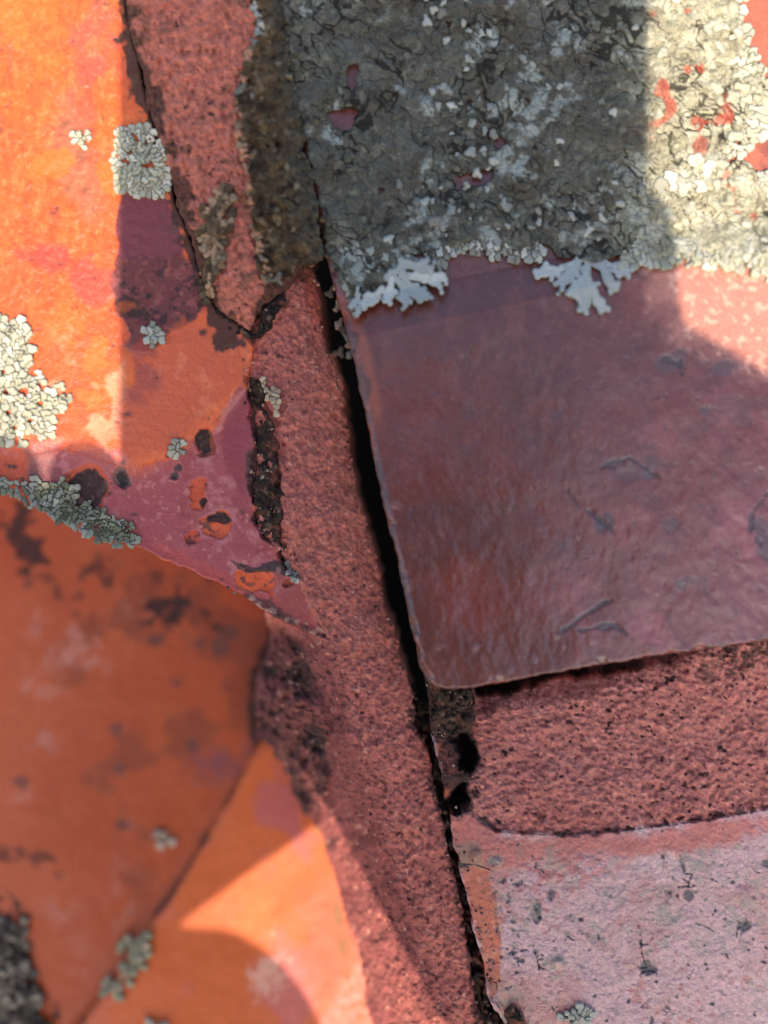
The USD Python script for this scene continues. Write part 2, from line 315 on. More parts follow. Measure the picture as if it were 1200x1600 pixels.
for cx, cy, rx, ry, dg, c, hole in CHIPS:
    d = el(cx, cy, rx, ry, dg)
    P.put(mk(d + 4, 3.5, 3.5, 4.5), (186, 118, 122), 0.3)
    k = mk(d, 1.2, 3.2, 4.0); P.put(k, c, 1, 0.62, -0.32)
    P.z += 0.10 * k * E1
    P.put(k * ss(F(6, 33, 3), 0.9, 1.8), (70, 46, 40), 0.8)
    if hole:
        h = k * mk(el(cx + hole[0], cy + hole[1], hole[2], hole[3], dg), 2, 3, 2.5); P.put(h, (38, 27, 25), 0.95, 0.8, -0.25); P.put(h * ss(F(5, 34, 2), 0.6, 1.6), (96, 70, 64), 0.8)
k = mk(sd([(360, 876), (392, 886), (430, 876), (462, 886), (470, 902), (440, 900), (425, 892), (395, 896), (372, 890)]), 2, 2, 2)
P.put(k, (62, 46, 46), 0.95, 0.75, 0.15); P.put(k * ss(F(5, 35, 2), 0.8, 1.8), (150, 110, 110), 0.8)
for i, (cx, cy) in enumerate(np.random.default_rng(5).uniform((0, 20), (440, 960), (150, 2))):
    P.put(mk(el(cx, cy, 1.4 + (i % 4), 1.2 + (i % 3) * .8), 1.2, .8), (92, 56, 50), 0.7, 0.7, -0.05)
# dirt along the seam with the rib
dB = np.minimum(sd(LineString(CL).buffer(1), 60), 0) * -1
P.put(ss(12 + 7 * E2 + 5 * E1 + 12 * ss(PY, 30, 70) * ss(190 - PY, 0, 60) + 10 * ss(PY - 420, 0, 40) - dB, -3, 5), (58, 42, 36), 0.92, 0.85, -0.12)
P.put(ss(30 + 9 * E2 - dB, -4, 10) * ss(F(6, 36, 3), 0.2, 1.2) * ss(430 - PY, 0, 60), (94, 70, 52), 0.8, 0.8)
dR = -np.minimum(sd(LineString(B_RIGHT[1:]).buffer(1), 60), 0)
P.put(ss(9 + 5 * E2 + 4 * E1 - dR, -3, 4) * ss(PY - 560, 0, 30), (66, 48, 46), 0.85, 0.8)
lip = np.minimum(sd(LineString([(385, 938), (420, 957), (450, 972), (480, 986), (518, 1002)]).buffer(1), 60), 0) * -1
P.put(ss(9 + 4 * E2 + 3 * E1 - lip, -2, 4), (70, 50, 46), 0.75, 0.85); P.put(ss(6 + 3 * E1 - np.abs(lip - 3), -1, 3) * ss(F(9, 230, 2), -.2, .8), (196, 160, 150), 0.7, 0.8)
zB = 2.0 - 1.2 * ss(PX + 0.55 * PY - 700, -200, 260)          # falls towards the seam
zB = zB - 1.6 * ss(mk(nose, 30, 0), 0, 1) - 0.003 * np.maximum(PX - 390, 0)
zB += 0.9 * ss(195 - PX, -60, 40) * 0.6 + 0.10 * F(50, 37, 3) * 0.5 + P.z
wr = F(5.5, 38, 3, 0.6, sy=9)
zB += 0.035 * wr * ss(560 - PY, -60, 120) * ss(230 - PX, -60, 60) + 0.02 * F(6, 39, 3)
B = Thing('clay_tile', 'orange glazed roof tile with worn burgundy pointed tip and small chipped orange pits', 'tile', xyz(250, 900, -2))
crev = mk(sd([(384, 588), (406, 594), (420, 640), (432, 660), (440, 720), (438, 800), (448, 845), (470, 905), (448, 890), (424, 850), (400, 826), (394, 780), (398, 700), (388, 640)]), 4, 3, 2)
zB = zB - 1.3 * crev
polyB = rough_edge(B_POLY, 1.6, 41)
field(B, 'glazed_face', polyB, zB, P.c, P.r, M_glaze, skirt=4.2, r_edge=0.55)

P = Paint((196, 124, 112), 0.85)
def clay_relief(seed, sx, sy, ang=0.0):
    n = F(sx, seed, 4, 0.62, sy=sy)
    return warp(n, ang) if ang else n
def clayify(P, rel, dark=(92, 48, 44), light=(206, 128, 114)):
    P.put(ss(rel, 0.3, 2.2), light, 0.35); P.put(ss(-rel, 0.6, 2.4), dark, 0.4)
relA = clay_relief(51, 4.6, 6)
clayify(P, relA)
pores = ss(F(7, 52, 3) * 0.7 + 0.5 * F(4, 53, 2), 1.8, 2.1)
P.put(pores, (52, 36, 32), 0.85, 0.9, -0.2)
P.put(ss(F(70, 54, 3), 0.2, 1.6), (204, 128, 116), 0.5)
sA = sd(RIBA)
P.put(ss(13 + 9 * E2 + 5 * E1 - sA, -4, 6), (64, 46, 38), 0.85, 0.9)
P.put(ss(F(22, 55, 3), 1.0, 1.8), (110, 84, 68), 0.6)
zA = 2.6 + 1.3 * np.sqrt(np.clip(sA * K / 4.5, 0, 1)) + 0.15 * relA + 0.075 * N(2.8, 782) + 0.05 * N(4.5, 785) + 0.12 * F(22, 56, 3) + P.z - 0.5 * ss(PY - 400, 0, 120)
P.val(1 + 0.09 * N(2.6, 788) + 0.08 * N(5, 789))
field(B, 'rough_rib', rough_edge(RIBA, 2.6, 57), zA - 0.3, P.c, P.r, M_clay, skirt=6, r_edge=1.1)

# ================================================================== tile 2: lower left, orange with the long rib
P = Paint((174, 76, 18), 0.5)
E4 = F(45, 61, 4)
P.put(ss(90 - PX + 20 * E4, -50, 80) * ss(PY - 860, 0, 80), (186, 92, 44), 0.6)
P.put(ss(F(60, 62, 4), 0.5, 1.9), (182, 90, 36), 0.5)
P.put(ss(-F(60, 63, 4), 0.4, 1.7) * ss(PX - 60, 0, 80), (134, 60, 18), 0.8)
for cx, cy, rx, ry, s in ((128, 1010, 36, 34, .9), (60, 1020, 20, 60, .8), (62, 1140, 34, 24, .9), (150, 1050, 40, 24, .5), (75, 1075, 36, 34, .6), (200, 940, 20, 50, .6), (30, 1260, 20, 20, .5), (95, 1420, 20, 30, .6), (190, 1400, 18, 60, .5), (130, 1500, 18, 40, .5)):
    P.put(mk(el(cx, cy, rx, ry), 18, 4, 8) * ss(F(16, 64, 3), -0.6, 1.2), (188, 124, 112), s * .8, 0.55)
for pts, s in (([(-20, 800), (30, 790), (60, 830), (68, 870), (40, 900), (-20, 850)], .95), ([(150, 870), (190, 880), (182, 930), (150, 930)], .7), ([(105, 900), (140, 892), (120, 920)], .7), ([(225, 880), (260, 880), (290, 905), (240, 905)], .8),
               ([(235, 945), (290, 935), (300, 950), (250, 975), (190, 992), (185, 980)], .95), ([(275, 925), (305, 930), (300, 950)], .8), ([(300, 950), (330, 955), (330, 963), (305, 960)], .9), ([(60, 900), (110, 925), (150, 935), (90, 940)], .6), ([(320, 880), (350, 893), (330, 910)], .6), ([(170, 960), (190, 962), (178, 970)], .7),
               ([(-20, 1320), (30, 1322), (80, 1345), (85, 1362), (50, 1345), (-20, 1350)], .7), ([(-20, 1360), (20, 1390), (40, 1420), (30, 1450), (-20, 1450)], .9), ([(-30, 1440), (20, 1440), (50, 1500), (90, 1600), (-30, 1640)], .95)):
    P.put(mk(sd(pts) - 1, 6, 6, 7) * ss(F(13, 640, 3, sy=9) + .75, -.5, .7), (60, 36, 34), s, 0.8)
for cx, cy, r in ((45, 912, 8), (118, 960, 8), (362, 990, 9), (312, 1003, 7), (345, 1010, 10), (338, 925, 6), (250, 998, 6), (188, 1204, 9), (183, 1138, 6), (34, 1222, 8), (188, 1290, 8), (302, 1165, 8), (280, 1066, 8), (135, 1138, 6), (155, 990, 7)):
    P.put(mk(el(cx, cy, r, r * .9), 4, 2, 2), (96, 56, 48), 0.75)
P.put(mk(el(335, 1195, 50, 26, -35), 14, 4, 7), (128, 64, 74), 0.9)
P.put(mk(sd([(420, 985), (436, 985), (412, 1040), (398, 1100), (410, 1150), (395, 1170), (384, 1110), (392, 1050)]), 5, 3, 2), (48, 32, 30), 0.9, 0.8)
rp = Polygon(RIDGE + [(620, 1725), (600, 1600), (560, 1400), (520, 1200)]).buffer(0)
sR = sd(rp, 120)
facet = mk(sR, 6, 1); sRs = ndimage.gaussian_filter(sR, 9)
P.put(facet, (208, 102, 38), 1, 0.5)
P.put(facet * ss(F(40, 65, 4), 0.1, 1.3), (204, 106, 72), 0.7)
P.put(facet * mk(el(455, 1270, 30, 60, -20), 12, 4, 8), (186, 96, 98), 0.85)
P.put(facet * mk(el(395, 1420, 30, 80, -10), 12, 4, 6), (224, 116, 48), 0.8)
P.put(facet * mk(el(455, 1545, 45, 90, -25), 14, 4, 8), (200, 112, 108), 0.85)
P.put(facet * mk(el(535, 1520, 55, 140, -12), 16, 4, 8), (206, 100, 70), 0.85)
P.put(facet * mk(el(420, 1500, 26, 60, 25), 12, 4, 8) * ss(F(20, 66, 3), -0.5, 1), (226, 176, 160), 0.8)
P.put(facet * mk(ln([(498, 1290), (500, 1340), (520, 1400), (535, 1470), (548, 1530), (570, 1610), (590, 1725)], 22), 7, 4, 5) * ss(F(10, 67, 3), -0.8, .6), (128, 112, 74), 0.7, 0.8)
P.put(facet * mk(ln([(470, 1420), (490, 1450), (525, 1480)], 10), 5, 4, 3), (150, 112, 80), 0.5)
ridge_d = -np.minimum(sd(LineString(RIDGE).buffer(1.5), 60), 0)
P.put(ss(26 + 5 * E2 - ridge_d, -4, 6) * ss(-sR, -4, 4) * ss(PY - 1200, 0, 100), (184, 86, 34), 0.8)
P.put(ss(2.2 + 1.5 * E1 + 1.5 * E2 - ridge_d, -2, 3) * ss(PY - 1180, 0, 60), (74, 36, 24), 0.8, 0.6)
zC = -14.0 + 0.15 * F(120, 68, 3) + 2.0 * ss(sRs, -14, 10) + 2.2 * np.clip((PX + .62 * PY - 1130) / 260, 0, 1.4) + 0.02 * F(10, 69, 3)
zC = ndimage.gaussian_filter(zC, 1.5)
C_ = Thing('clay_tile', 'lower orange glazed roof tile with a slanting ridge and long rough rib, half in sun', 'tile', xyz(300, 1300, -15))
C_POLY = [(-125, 560), (380, 860), (450, 985), (440, 1080), (470, 1200), (530, 1290), (560, 1380), (600, 1500), (640, 1725), (-125, 1725)]
field(C_, 'glazed_face', C_POLY, zC, P.c, P.r, M_smooth, skirt=3, stride=2)

# the long rough rib
P = Paint((186, 113, 108), 0.85)
sC = sd(RIBC); dg = -np.minimum(sd(LineString(GAPL).buffer(1), 85), 0)
relC = clay_relief(71, 4.4, 6, 0.15); relC2 = clay_relief(72, 12, 22, 0.2)
clayify(P, relC * 0.9 + 0.25 * relC2, (120, 68, 62), (216, 150, 138))
KR = [(430, 880), (490, 960), (515, 1000), (560, 1150), (610, 1300), (680, 1500), (715, 1600), (760, 1725)]
KR_L = Polygon(KR + [(300, 1725), (300, 880)]).buffer(0)
sK = sd(KR_L, 200)
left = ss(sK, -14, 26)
P.put(left * ss(PY - 960, 0, 60), (138, 78, 80), 0.72)  # left slope of the rib darkened: its shading put into the colour
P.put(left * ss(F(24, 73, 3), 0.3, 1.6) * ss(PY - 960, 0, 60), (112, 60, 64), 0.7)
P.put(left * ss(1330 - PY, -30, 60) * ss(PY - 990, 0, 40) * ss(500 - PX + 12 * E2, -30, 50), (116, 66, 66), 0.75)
P.put(mk(sd([(415, 1155), (445, 1165), (470, 1200), (480, 1262), (500, 1290), (476, 1285), (455, 1240), (430, 1185)]), 7, 4, 4), (78, 58, 50), 0.85)
lump = mk(sd([(430, 985), (470, 1010), (490, 1060), (500, 1150), (506, 1220), (500, 1290), (470, 1280), (440, 1190), (392, 1130), (400, 1040)]), 10, 3, 6)
LU = F(26, 751, 4, 0.65)
P.put(lump, (120, 74, 72), .5); P.put(lump * ss(-LU, 0.0, 1.1), (60, 42, 38), 0.8); P.put(lump * ss(LU, 0.4, 1.6), (150, 98, 94), 0.5)
P.put(mk(ln([(500, 1150), (505, 1200), (497, 1270)], 12), 5, 3, 3), (70, 54, 46), 0.6)
P.put(ss(-np.abs(sK + 6) + 10 + 7 * E2, 0, 10) * ss(F(5, 74, 3), 0.3, 1.3) * ss(PY - 900, 0, 80), (92, 52, 48), 0.7)
P.put(ss(F(30, 75, 3), 0.2, 1.6) * (1 - left), (200, 126, 112), 0.5)
P.put(ss(PY - 500, 0, 120) * ss(1000 - PY, 0, 200) * ss(PX - 0.18 * PY - 375 + 10 * E2, -20, 40), (196, 122, 110), 0.45)
P.put(ss(F(5, 76, 3), 2.0, 2.4), (66, 42, 38), 0.75, 0.9, -0.12)
P.put(ss(5 + 3 * E1 + 3 * E2 - dg, -2, 4) * ss(PY - 1060, 0, 60), (84, 52, 46), 0.8)
P.put(ss(F(4, 77, 2), 1.7, 2.3), (226, 176, 164), 0.5)
P.put(mk(sd([(370, 430), (440, 440), (480, 400), (500, 440), (440, 470), (410, 500), (385, 540)]), 8, 4, 4) * ss(F(8, 78, 3), -0.4, 0.8), (84, 62, 52), 0.8)
P.put(mk(el(492, 470, 14, 60, -10), 10, 3, 3), (178, 84, 66), 0.7)
span = np.clip(sK, 0, None)
footd = np.clip(sC, 0, 90)
tt = span / (span + np.clip(-np.minimum(sd(LineString(FOOT).buffer(1), 190), 0), 0, None) + 1e-3)
zR = 0.1 - 1.2 * crev - 10.0 * tt ** 1.25 * ss(PY - 880, 0, 120)
zR = zR + lump * (0.75 * LU + 0.5) + 0.08 * N(2.8, 781) - 1.6 * ss(80 - dg, 0, 80) ** 2 + 0.13 * relC + 0.06 * relC2 + 0.18 * F(40, 79, 3) + P.z
P.val(1 + 0.09 * N(2.6, 786) + 0.08 * N(5, 787))
zR = zR - 3.0 * ss(sdB, -2, 16)
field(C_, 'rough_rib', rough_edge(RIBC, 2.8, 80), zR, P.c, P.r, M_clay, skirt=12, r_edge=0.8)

# ================================================================== tile 4: lower right, rough head band and sheen face
P = Paint((190, 152, 164), 0.24)
P.put(ss(F(50, 81, 4), -0.2, 1.4), (172, 118, 114), 0.7); P.put(ss(F(90, 82, 3), 0.0, 1.4), (208, 178, 190), 0.7)
P.put(ss(F(6, 83, 3), 0.3, 1.5) * ss(E4, -0.8, 1.2), (168, 86, 80), 0.7)
P.put(ss(F(7, 84, 3), 0.3, 1.5) * ss(-E3, -0.8, 1.0), (150, 142, 138), 0.6)
P.put(ss(F(4.5, 841, 2), 1.5, 2.2), (96, 84, 82), 0.7)
P.put(mk(sd([(655, 1040), (760, 1040), (745, 1180), (730, 1230), (742, 1275), (700, 1270)]), 5, 3), (150, 84, 74), 1, 0.8)
P.put(mk(sd([(655, 1040), (760, 1040), (745, 1180), (730, 1230), (742, 1275), (700, 1270)]), 5, 3) * ss(-F(10, 845, 3), -.3, .9), (84, 50, 44), 0.8)
P.put(mk(sd([(700, 1270), (780, 1300), (860, 1306), (1000, 1300), (1200, 1268), (1320, 1240), (1320, 1262), (1200, 1302), (1060, 1335), (980, 1340), (900, 1335), (840, 1345), (780, 1370), (730, 1350)]), 12, 3, 5), (184, 92, 78), 0.95, 0.6)
P.put(mk(el(850, 1360, 110, 40, 5), 30, 5, 9) * ss(F(7, 85, 3), -0.3, 1.0), (176, 84, 78), 0.8)
P.put(mk(el(850, 1570, 60, 40, 5), 24, 5, 9), (172, 100, 92), 0.6)
sE = sd(E_ROUGH)
strip = mk(sd([(690, 1220)] + E_LEFT[2:7] + [(786, 1545), (782, 1430), (770, 1390), (758, 1350), (735, 1300)]), 3, 2.5, 1.5)
P.put(strip, (188, 92, 52), 1, 0.7, -0.1)
P.put(strip * ss(F(8, 86, 3, sy=14), 0.4, 1.5), (206, 134, 108), 0.6); P.put(strip * ss(-F(9, 87, 3, sy=18), 0.6, 1.6), (130, 66, 56), 0.7)
P.put(mk(sd([(702, 1275), (745, 1270), (775, 1300), (770, 1340), (720, 1330), (708, 1310)]), 5, 2, 2), (178, 88, 78), 0.9, 0.6)
P.put(mk(sd([(712, 1322), (740, 1312), (752, 1330), (752, 1356), (722, 1352)]), 3, 2, 1), (146, 104, 88), 0.9, 0.6)
for pts in ([(715, 1351), (740, 1350), (765, 1358)], [(770, 1535), (785, 1532), (760, 1528), (752, 1536)], [(776, 1535), (775, 1565), (790, 1590)], [(835, 1415), (845, 1436)], [(836, 1487), (842, 1510), (850, 1514)], [(1000, 1455), (1003, 1490), (1010, 1510)], [(1062, 1335), (1070, 1365), (1080, 1365), (1075, 1385)], [(840, 1558), (860, 1570), (866, 1578)]):
    w = ln(pts, 1.2); P.put(ss(w + 1.6 * E1, -1.0, 1.2), (46, 32, 32), 0.85, 0.7, -0.25)
P.put(crack_mask([(1012, 1515, 5, 14), (1075, 1385, 3, 14), (1162, 1445, 4, 22), (1100, 1445, 2, 18), (800, 1485, 3, 9), (1040, 1400, 2, 9), (840, 1500, 2, 8), (1000, 1470, 1, 26), (1180, 1360, 2, 9)], 842), (60, 42, 42), 0.8, 0.7, -0.2)
P.put(ss(F(5.5, 843, 3) + 0.4 * E3, 2.2, 2.6), (56, 42, 42), 0.85, 0.8, -0.16)
P.put(ss(F(10, 844, 3, sy=16) - 0.3 * E3, 1.6, 2.4), (112, 96, 94), 0.5)
for cx, cy, rx, ry in ((861, 1400, 4, 7), (838, 1428, 5, 12), (909, 1437, 6, 4), (1012, 1512, 12, 10), (1075, 1398, 7, 8), (836, 1486, 5, 4), (1162, 1446, 8, 6), (1200, 1350, 10, 5)):
    P.put(mk(el(cx, cy, rx, ry), 2, 2, 1), (50, 36, 36), 0.9, 0.7, -0.2)
for cx, cy, rx, ry, s in ((1085, 1350, 22, 26, .7), (1042, 1412, 16, 30, .6), (1160, 1430, 32, 30, .6), (815, 1440, 22, 40, .5), (870, 1505, 14, 14, .9), (772, 1352, 12, 14, .9), (1110, 1470, 30, 20, .5), (862, 1345, 14, 30, .5), (1190, 1550, 40, 30, .4), (790, 1560, 20, 30, .6), (780, 1404, 14, 8, .7)):
    P.put(mk(el(cx, cy, rx, ry), 8, 3, 4) * ss(F(7, 88, 3), -1, .6), (140, 132, 126), s, 0.5)
grain = N(2.6, 89) * 0.6 + N(4.5, 90) * 0.8
zE = 0.040 * grain + 0.05 * F(30, 91, 3) + P.z
# blisters
for cx, cy, r, h in ((742, 1335, 12, .5), (745, 1345, 16, .3), (874, 1505, 12, .45), (770, 1575, 20, .5), (1165, 1400, 22, .25), (1050, 1410, 14, .2), (775, 1350, 12, .3)):
    zE += h * ss(el(cx, cy, r, r) + 1.0 * E1, 0, r * 0.7)
# strip falls away towards the gap
dEl = -np.minimum(sd(LineString(E_LEFT).buffer(1), 90), 0)
zE -= 0.9 * ss(40 - dEl, 0, 40) * ss(PY - 1240, 0, 60)
rough_m = mk(sE, 3, 2.5, 1.5)
relE = warp(0.9 * F(5.5, 92, 3, 0.65, sy=4) + 0.4 * F(13, 921, 3, sy=8), 0.3)
PE = Paint((192, 126, 124), 0.85)
clayify(PE, relE, (112, 66, 64), (214, 152, 146))
pit = ss(warp(F(8, 93, 3, sy=5), 0.3) * 0.7 + 0.5 * F(4, 94, 2) + 0.25 * E3, 1.2, 1.7)
PE.put(ss(N(2.8, 931) + .6 * N(5, 932), 0.9, 2.0), (230, 176, 170), 0.4)
PE.put(pit, (60, 42, 38), 0.88, 0.9, -0.22)
PE.put(ss(F(60, 95, 3), 0.3, 1.6), (190, 116, 110), 0.5)
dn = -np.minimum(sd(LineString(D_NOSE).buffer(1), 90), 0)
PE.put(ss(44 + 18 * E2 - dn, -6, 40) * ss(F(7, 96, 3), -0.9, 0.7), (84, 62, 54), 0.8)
PE.put(ss(17 + 6 * E2 + 4 * E1 - dn, -4, 8) * ss(1060 - PX, -120, 160), (40, 26, 24), 0.92, 0.95)  # dirt, plus the contact shade under the maroon nose painted in
PE.put(mk(el(1165, 1030, 60, 24, -8), 10, 4, 6) * ss(F(7, 97, 3), -.6, .8), (70, 58, 50), 0.8)
edge_d = np.abs(sE)
PE.put(ss(7 + 4 * E2 + 3 * E1 - edge_d, -1, 4) * ss(PY - 1180, 0, 40) * ss(F(14, 98, 2), -0.6, 0.4), (58, 42, 38), 0.85)
P.put(rough_m, None)
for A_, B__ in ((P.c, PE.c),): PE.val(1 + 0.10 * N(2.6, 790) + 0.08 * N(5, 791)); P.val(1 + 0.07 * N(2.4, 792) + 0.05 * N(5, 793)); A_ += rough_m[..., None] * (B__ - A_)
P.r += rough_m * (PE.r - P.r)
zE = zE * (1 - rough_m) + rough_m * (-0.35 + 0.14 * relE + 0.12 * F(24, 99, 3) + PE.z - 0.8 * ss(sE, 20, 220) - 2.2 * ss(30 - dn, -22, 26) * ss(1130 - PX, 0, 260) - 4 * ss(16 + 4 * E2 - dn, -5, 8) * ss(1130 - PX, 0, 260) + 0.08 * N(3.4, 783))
# the two deep holes beside the band
E_ = Thing('clay_tile', 'lower right roof tile with a coarse pitted pink head band and pale speckled face', 'tile', xyz(950, 1400, -3))
polyE = rough_edge(E_POLY, 1.8, 101)
holes = unary_union([rough_edge([(700, 1158), (715, 1142), (738, 1146), (748, 1165), (746, 1190), (736, 1206), (716, 1204), (708, 1186), (710, 1170)], 2.5, 102), rough_edge([(690, 1250), (704, 1242), (714, 1226), (726, 1224), (732, 1246), (728, 1262), (704, 1270)], 2.5, 103)])
Zh = zE - 5 * ss(sd(holes) + 2 * E1, -2, 7) - 0.5 * ss(sd(holes), -14, 0)
facepoly = polyE.difference(Polygon(E_ROUGH).buffer(0)).buffer(0)
facepoly = max(facepoly.geoms, key=lambda g: g.area) if facepoly.geom_type != 'Polygon' else facepoly
corner = rough_edge([(600, 1000), (790, 1000), (790, 1268), (736, 1268), (712, 1272), (690, 1276), (600, 1276)], 1.2, 104)
P.put(mk(sd(holes) + 3, 4, 3), (34, 24, 20), 0.9, 0.9)
P.put(mk(sd(LineString([(684, 1215), (700, 1222), (722, 1220)]).buffer(12)), 4, 4), (60, 44, 38), 0.85, 0.9)
P.put(mk(sd([(655, 1060), (740, 1060), (745, 1110), (735, 1150), (700, 1160), (668, 1150)]), 5, 3), (70, 52, 44), 0.9)
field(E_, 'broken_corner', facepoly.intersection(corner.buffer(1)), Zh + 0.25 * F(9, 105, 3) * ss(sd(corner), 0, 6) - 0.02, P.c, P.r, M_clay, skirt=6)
facepoly = facepoly.difference(corner); facepoly = max(facepoly.geoms, key=lambda g: g.area) if facepoly.geom_type != 'Polygon' else facepoly
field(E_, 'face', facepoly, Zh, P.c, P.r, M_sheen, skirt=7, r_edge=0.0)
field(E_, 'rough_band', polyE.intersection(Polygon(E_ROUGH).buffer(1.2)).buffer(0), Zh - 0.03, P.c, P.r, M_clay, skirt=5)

# ================================================================== tile 3: upper right, smooth maroon
dl = -np.minimum(sd(LineString(D_LEFT).buffer(1), 90), 0)
P = Paint((92, 48, 36), 0.36)
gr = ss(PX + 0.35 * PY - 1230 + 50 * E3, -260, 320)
P.put(gr, (140, 78, 80), 0.8, 0.36)  # mauve towards the right: some weathering, mostly sky sheen painted in
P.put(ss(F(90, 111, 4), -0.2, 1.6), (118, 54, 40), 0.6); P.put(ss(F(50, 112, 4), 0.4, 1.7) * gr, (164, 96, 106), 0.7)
P.put(ss(F(14, 113, 4, sy=24), 0.4, 1.8), (138, 82, 74), 0.25); P.put(ss(-F(16, 114, 4), 0.6, 1.8), (98, 54, 52), 0.5); P.put(ss(F(6, 1141, 3, sy=10), 0.8, 2.0), (140, 90, 84), 0.25); P.put(ss(-F(5, 1142, 2), 1.2, 2.2), (84, 52, 54), 0.5)
P.put(mk(el(720, 930, 60, 60), 30, 4, 8), (134, 58, 46), 0.6)
P.put(ss(26 + 3 * E2 - (-np.minimum(sd(LineString(D_LEFT[5:10]).buffer(1), 60), 0)), -4, 8) * ss(690 - PY, 0, 60), (150, 80, 56), 0.8, 0.5)
P.put(ss(9 + 5 * E2 + 3 * E1 - dl, -3, 5), (64, 40, 36), 0.75, 0.7)
P.put(ss(5 + 4 * E2 + 3 * E1 - dn, -2, 4) * ss(F(30, 1160, 2), -.4, .6), (84, 52, 46), 0.7, 0.6)
P.put(mk(sd([(590, 540), (600, 470), (820, 400), (1045, 410), (1040, 425), (800, 474)]), 8, 2, 2), (112, 76, 78), 0.25, 0.34)  # lighter sheen of the bevel above the bend, painted into the colour
P.put(mk(el(1150, 460, 130, 100, 30), 30, 5, 8), (196, 138, 126), 0.85)  # sunlit part of the face: sunlight painted as a paler, speckled patch
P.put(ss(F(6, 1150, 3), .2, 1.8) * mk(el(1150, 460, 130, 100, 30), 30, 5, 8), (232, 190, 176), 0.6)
P.put(mk(el(1180, 100, 60, 150), 20, 5, 8), (178, 110, 88), 0.9)
P.put(mk(el(1150, 260, 60, 24), 14, 5, 8), (178, 110, 88), 0.9)
for cx, cy, rx, ry, s in ((945, 820, 12, 14, .9), (1190, 830, 12, 26, .8), (1005, 735, 44, 20, .6), (1020, 740, 20, 8, .8), (1055, 565, 22, 10, .7), (1106, 638, 8, 10, .8), (1160, 640, 26, 20, .4), (878, 650, 12, 14, .6), (1048, 820, 14, 10, .6), (1070, 908, 18, 9, .8), (877, 850, 7, 8, .6), (835, 1032, 10, 8, .7), (1125, 575, 20, 12, .8), (735, 640, 8, 10, .4), (725, 700, 10, 12, .4), (1095, 905, 20, 14, .4)):
    P.put(mk(el(cx, cy, rx, ry, -20), 5, 4, 4), (84, 66, 70), s, 0.5, -0.06)
for pts, w in (([(885, 765), (900, 785), (930, 805), (955, 830)], 7), ([(1200, 770), (1175, 800), (1172, 830), (1188, 848)], 7), ([(880, 985), (920, 955), (955, 938), (968, 942)], 6), ([(905, 985), (960, 975), (990, 1000)], 4), ([(1040, 560), (1060, 568), (1065, 585)], 5), ([(940, 730), (985, 715), (1030, 745)], 6)):
    P.put(mk(ln(pts, w), 2.5, 2, 1), (58, 42, 44), 0.8, 0.5, -0.12)
for i, (cx, cy) in enumerate(np.random.default_rng(7).uniform((600, 520), (1290, 1050), (420, 2))):
    s_ = 1.0 + 2.6 * ((i * 7) % 11 / 10) ** 2
    P.put(mk(el(cx, cy, s_, s_ * .8), 1.6, .9), ((84, 54, 54), (128, 80, 76), (80, 50, 50))[i % 3], 0.6, 0.3, (-0.08, 0.06, -0.05)[i % 3])
for cx, cy in ((835, 1030), (868, 995), (925, 1000), (880, 1010), (640, 920), (650, 1000), (685, 1010), (742, 1012), (620, 790)):
    P.put(mk(el(cx, cy, 6, 5), 2, 1.5), (146, 100, 98), 0.5, 0.22, 0.16)
zD = 4.4 - 0.35 * ss(12 - dl, 0, 12) ** 1.5
bend = 800 - 0.0 * PX
yb = 520 - (PX - 585) * (95 / 455.0)                      # the cross bend under the lichen
zD = zD - 0.40 * K * np.clip(yb - PY, 0, 58)  + 0.06 * F(60, 115, 3) + 0.02 * F(9, 116, 3, sy=14) + 0.02 * F(24, 118, 3) + 0.035 * F(13, 119, 2) * gr + P.z
zD = zD - 0.45 * ss(F(16, 1161, 3), 0.9, 1.8) * ss(14 - np.minimum(dl, dn), 0, 14)
D_ = Thing('clay_tile', 'smooth maroon roof tile with a straight lower edge, its head covered in grey lichen', 'tile', xyz(900, 700, 0))
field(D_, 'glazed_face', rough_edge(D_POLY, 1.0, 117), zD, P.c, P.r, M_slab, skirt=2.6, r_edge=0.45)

# ================================================================== lichens
def zsample(Z, x, y):
    x, y = np.asarray(x, float), np.asarray(y, float)
    return ndimage.map_coordinates(Z, [(y.ravel() + 120) / ST, (x.ravel() + 120) / ST], order=1, mode='nearest').reshape(x.shape)
def lobe_poly(x, y, th, L, r, rng):
    dirv = lambda t: np.array([math.cos(t), math.sin(t)])
    p0 = np.array([x, y]); p1 = p0 + L * 0.5 * dirv(th + rng.normal(0, .15))
    g = [LineString([p0, p1]).buffer(r)]
    nb = rng.integers(2, 4); sp = np.linspace(-0.8, 0.8, nb) + rng.normal(0, .2, nb)
    for q in sp:
        p2 = p1 + L * rng.uniform(.25, .5) * dirv(th + q); g.append(LineString([p1, p2]).buffer(r * rng.uniform(.75, 1.0)))
        for w in (-.8, 0, .8):
            if rng.random() < .7: g.append(Point(p2 + r * rng.uniform(.5, .9) * dirv(th + q + w)).buffer(r * rng.uniform(.4, .6)))
    return unary_union(g).buffer(1.2).buffer(-1.2)
def flake_poly(x, y, R, rng):
    n = rng.integers(4, 8); p = np.array([x, y]); el_ = rng.uniform(.5, 1); t0 = rng.uniform(0, 3.14)
    g = [Point(p).buffer(R * .55)]
    for k in range(n):
        t = rng.uniform(0, 6.28); d = R * rng.uniform(.3, .9); v = np.array([d * math.cos(t), el_ * d * math.sin(t)])
        g.append(Point(p + [v[0] * math.cos(t0) - v[1] * math.sin(t0), v[0] * math.sin(t0) + v[1] * math.cos(t0)]).buffer(R * rng.uniform(.22, .5)))
    u = unary_union(g).buffer(.8).buffer(-.8)
    return u if u.geom_type == 'Polygon' else max(u.geoms, key=lambda q: q.area)
